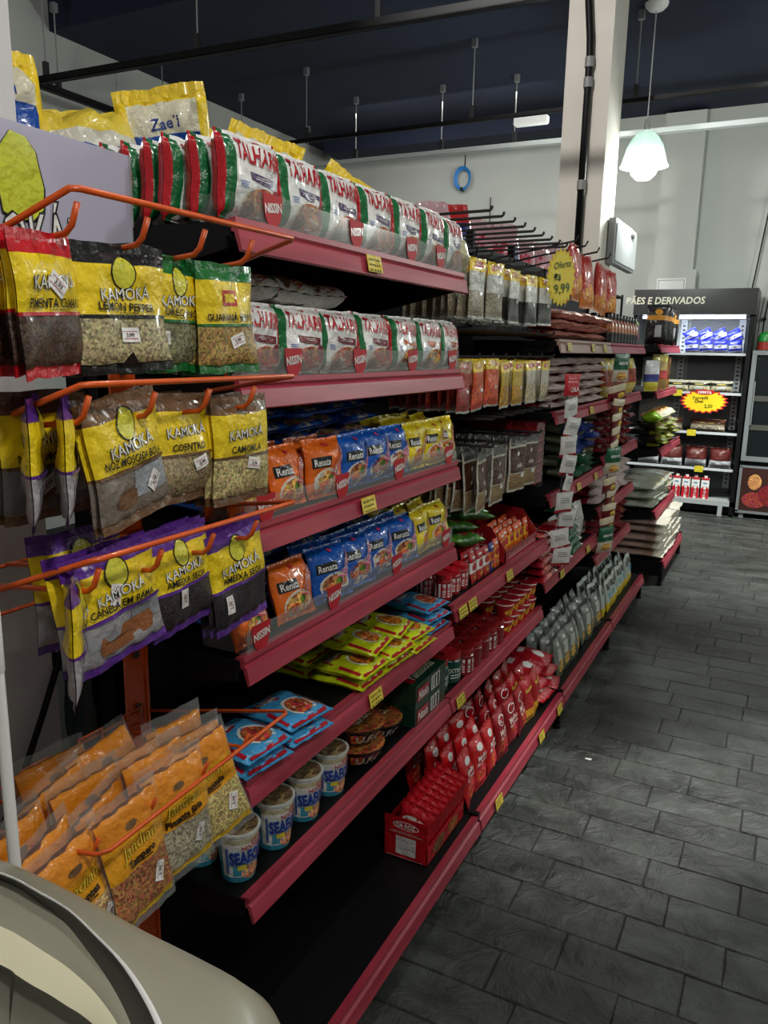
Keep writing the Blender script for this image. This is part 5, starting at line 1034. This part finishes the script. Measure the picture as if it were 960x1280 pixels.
def milk():
    m = MB(); w_, h_ = .072, .20
    m.box(0, w_, 0, w_, 0, h_, PR, WHT); m.box(.004, w_-.004, .004, w_-.004, h_, h_+.006, PR, RED); m.lathe([(.016, h_+.004), (.016, h_+.024), (0, h_+.024)], 12, (w_/2, w_/2, 0), col=WHT)
    decals(m, quad_surf((0, 0, 0), (w_, 0, 0), (0, 0, h_), (0, -1, 0)), w_, h_, [('poly', [(0, 0), (.32, 0), (.32, .62), (0, .5)], RED), ('poly', [(.68, 0), (1, 0), (1, .5), (.68, .62)], RED), ('rect', 0, .93, 1, 1, RED), ('text', 'LEITE', .5, .3, .12, c(170, 20, 36), math.pi/2, 1.2, .03), ('rect', .25, .74, .75, .8, c(90, 130, 170))])
    return m
MK = Proto('milk_carton', milk().mesh('milk_carton'))
for i in range(8): inst(MK, (-1.27+.088*i, 8.17, .147), 'red and white milk carton, %s from the left at the bottom of the cooler' % ORD[i], 'carton', 'milk cartons in the cooler', (0, 0, R(jit(3))))
burst('starburst_sign', 'red-edged yellow starburst offer sign hanging on the cooler shelves', (-.70, 8.10, 1.10), -90, .44, .235, (c(196, 30, 30), c(240, 206, 20)),
      [('ell', .5, .86, .2, .1, c(190, 28, 30)), ('text', 'OFERTA', .5, .86, .1, WHT, 0, .3, .03), ('text', 'Torrada', .42, .64, .13, c(30, 26, 20), .1, .45, .01, .2), ('text', 'Ovo', .4, .5, .13, c(30, 26, 20), .05, .3, .02, .2), ('text', '2,50', .6, .32, .13, c(90, 110, 30), .05, .3)], n=20)
# glass door cooler at the right
f2 = thing('glass_door_cooler', 'dark glass-door cooler with a meat picture below, at the right edge', 'cooler', (0.02, 8.14, 0))
def F2(n, b, m_, par=f2, **k): return bxo(n, (b[0]-.02, b[1]-.02, b[2]-8.14, b[3]-8.14, b[4], b[5]), m_, par, **k)
M_FR = simple('cooler_frame_steel', c(120, 124, 126), .35)
F2('side_panel', (-.325, -.30, 8.16, 8.72, .06, 1.56), M_BLACK); F2('side_panel', (.36, .385, 8.16, 8.72, .06, 1.56), M_BLACK); F2('back_panel', (-.30, .36, 8.70, 8.72, .06, 1.56), M_BLACK); F2('top_panel', (-.325, .385, 8.16, 8.72, 1.56, 1.58), M_BLACK)
F2('middle_deck', (-.30, .36, 8.18, 8.70, .50, .56), M_BLACK)
dr = F2('glass_door', (-.31, .37, 8.155, 8.162, .58, 1.56), simple('dark_glass', c(24, 28, 30), .08), label='dark glass door')
m = MB()
for b in ((-.325, -.285, 8.14, 8.158, .56, 1.58), (.345, .385, 8.14, 8.158, .56, 1.58), (-.325, .385, 8.138, 8.156, 1.545, 1.585), (-.325, .385, 8.138, 8.156, .555, .60)): m.box(b[0]-.02, b[1]-.02, b[2]-8.14, b[3]-8.14, b[4], b[5])
ob('door_frame', m, M_FR, dr); F2('door_handle', (-.28, -.27, 8.12, 8.14, .9, 1.3), M_FR, dr)
for z in (.85, 1.12): F2('inner_shelf_edge', (-.28, .34, 8.148, 8.154, z, z+.05), M_DGREY, dr)
lp = F2('lower_panel', (-.30, .36, 8.15, 8.17, .08, .50), simple('picture_panel', c(60, 34, 30), .3), label='lower panel with a meat picture')
m = MB(); decals(m, quad_surf((-.32, .0095, .08), (.66, 0, 0), (0, 0, .42), (0, -1, 0)), .66, .42, [('ell', .18, .66, .09, .18, c(190, 130, 80), FO), ('ell', .2, .25, .17, .18, c(150, 40, 40), FO), ('ell', .45, .38, .22, .26, c(130, 24, 34), FO), ('ell', .75, .4, .22, .3, c(150, 40, 40), FO)]); ob('picture', m, None, lp)
F2('frame_rail', (-.325, .385, 8.145, 8.165, .49, .51), M_FR); F2('frame_rail', (-.325, -.30, 8.145, 8.165, .06, .5), M_FR); F2('frame_rail', (-.325, .385, 8.145, 8.165, .05, .075), M_FR)
for x in (-.27, .33):
    F2('foot', (x-.02, x+.02, 8.16, 8.2, 0, .06), M_FR)
th = thing('storage_tub', 'tub with rounded green lid on top of the glass-door cooler', 'tub', (-.225, 8.3, 1.58))
m = MB(); m.lathe([(0, 0), (.07, 0), (.075, .01), (.075, .085), (.07, .09), (0, .09)], 20, cols=[BLK, BLK, c(150, 50, 40), BLK, BLK]); ob('tub_body', m, None, th)
m = MB(); m.lathe([(.078, .088), (.078, .10), (.07, .15), (.045, .175), (0, .182)], 20, col=c(30, 130, 50)); ob('lid', m, None, th, True)
th = thing('storage_tub', 'dark tub with red and cream label right of the green-lidded tub', 'tub', (-.07, 8.3, 1.58))
m = MB(); m.lathe([(0, 0), (.06, 0), (.065, .01), (.065, .085), (0, .086)], 20, cols=[BLK, BLK, c(190, 170, 120), BLK]); ob('tub_body', m, None, th); m = MB(); m.lathe([(.067, .085), (.067, .1), (0, .102)], 20, col=BLK); ob('lid', m, None, th)
for i, x in enumerate((-.47, -.40)):
    th = thing('power_cable', 'black cable hanging down the back wall right of the open cooler, %s one' % ('left', 'right')[i], 'cable', (x+.1*i, 8.79, .9))
    m = MB(); m.tube([(0, 0, 0), (.02, 0, 1.0), (.12, 0, 2.0), (.2, 0, 2.99)], .007); ob('cord', m, M_BLACK, th)
    m = MB(); m.box(.01, .035, -.01, .05, .98, 1.01); ob('clip', m, M_BLACK, th)
# notice on the pilaster
th = thing('notice', 'small framed white notice fixed low on the pilaster behind the cooler header', 'notice', (-1.17, 8.655, 2.14))
m = MB(); m.box(-.14, .14, -.006, 0, 0, .15, MA, WHT); ob('plate', m, None, th)
m = MB()
for b in ((-.125, .125, .128, .133), (-.125, -.12, .0, .133), (.12, .125, .0, .133)): m.box(b[0], b[1], -.008, -.006, b[2], b[3], MA, c(110, 116, 112))
ob('frame', m, None, th)
bpy.context.view_layer.update()
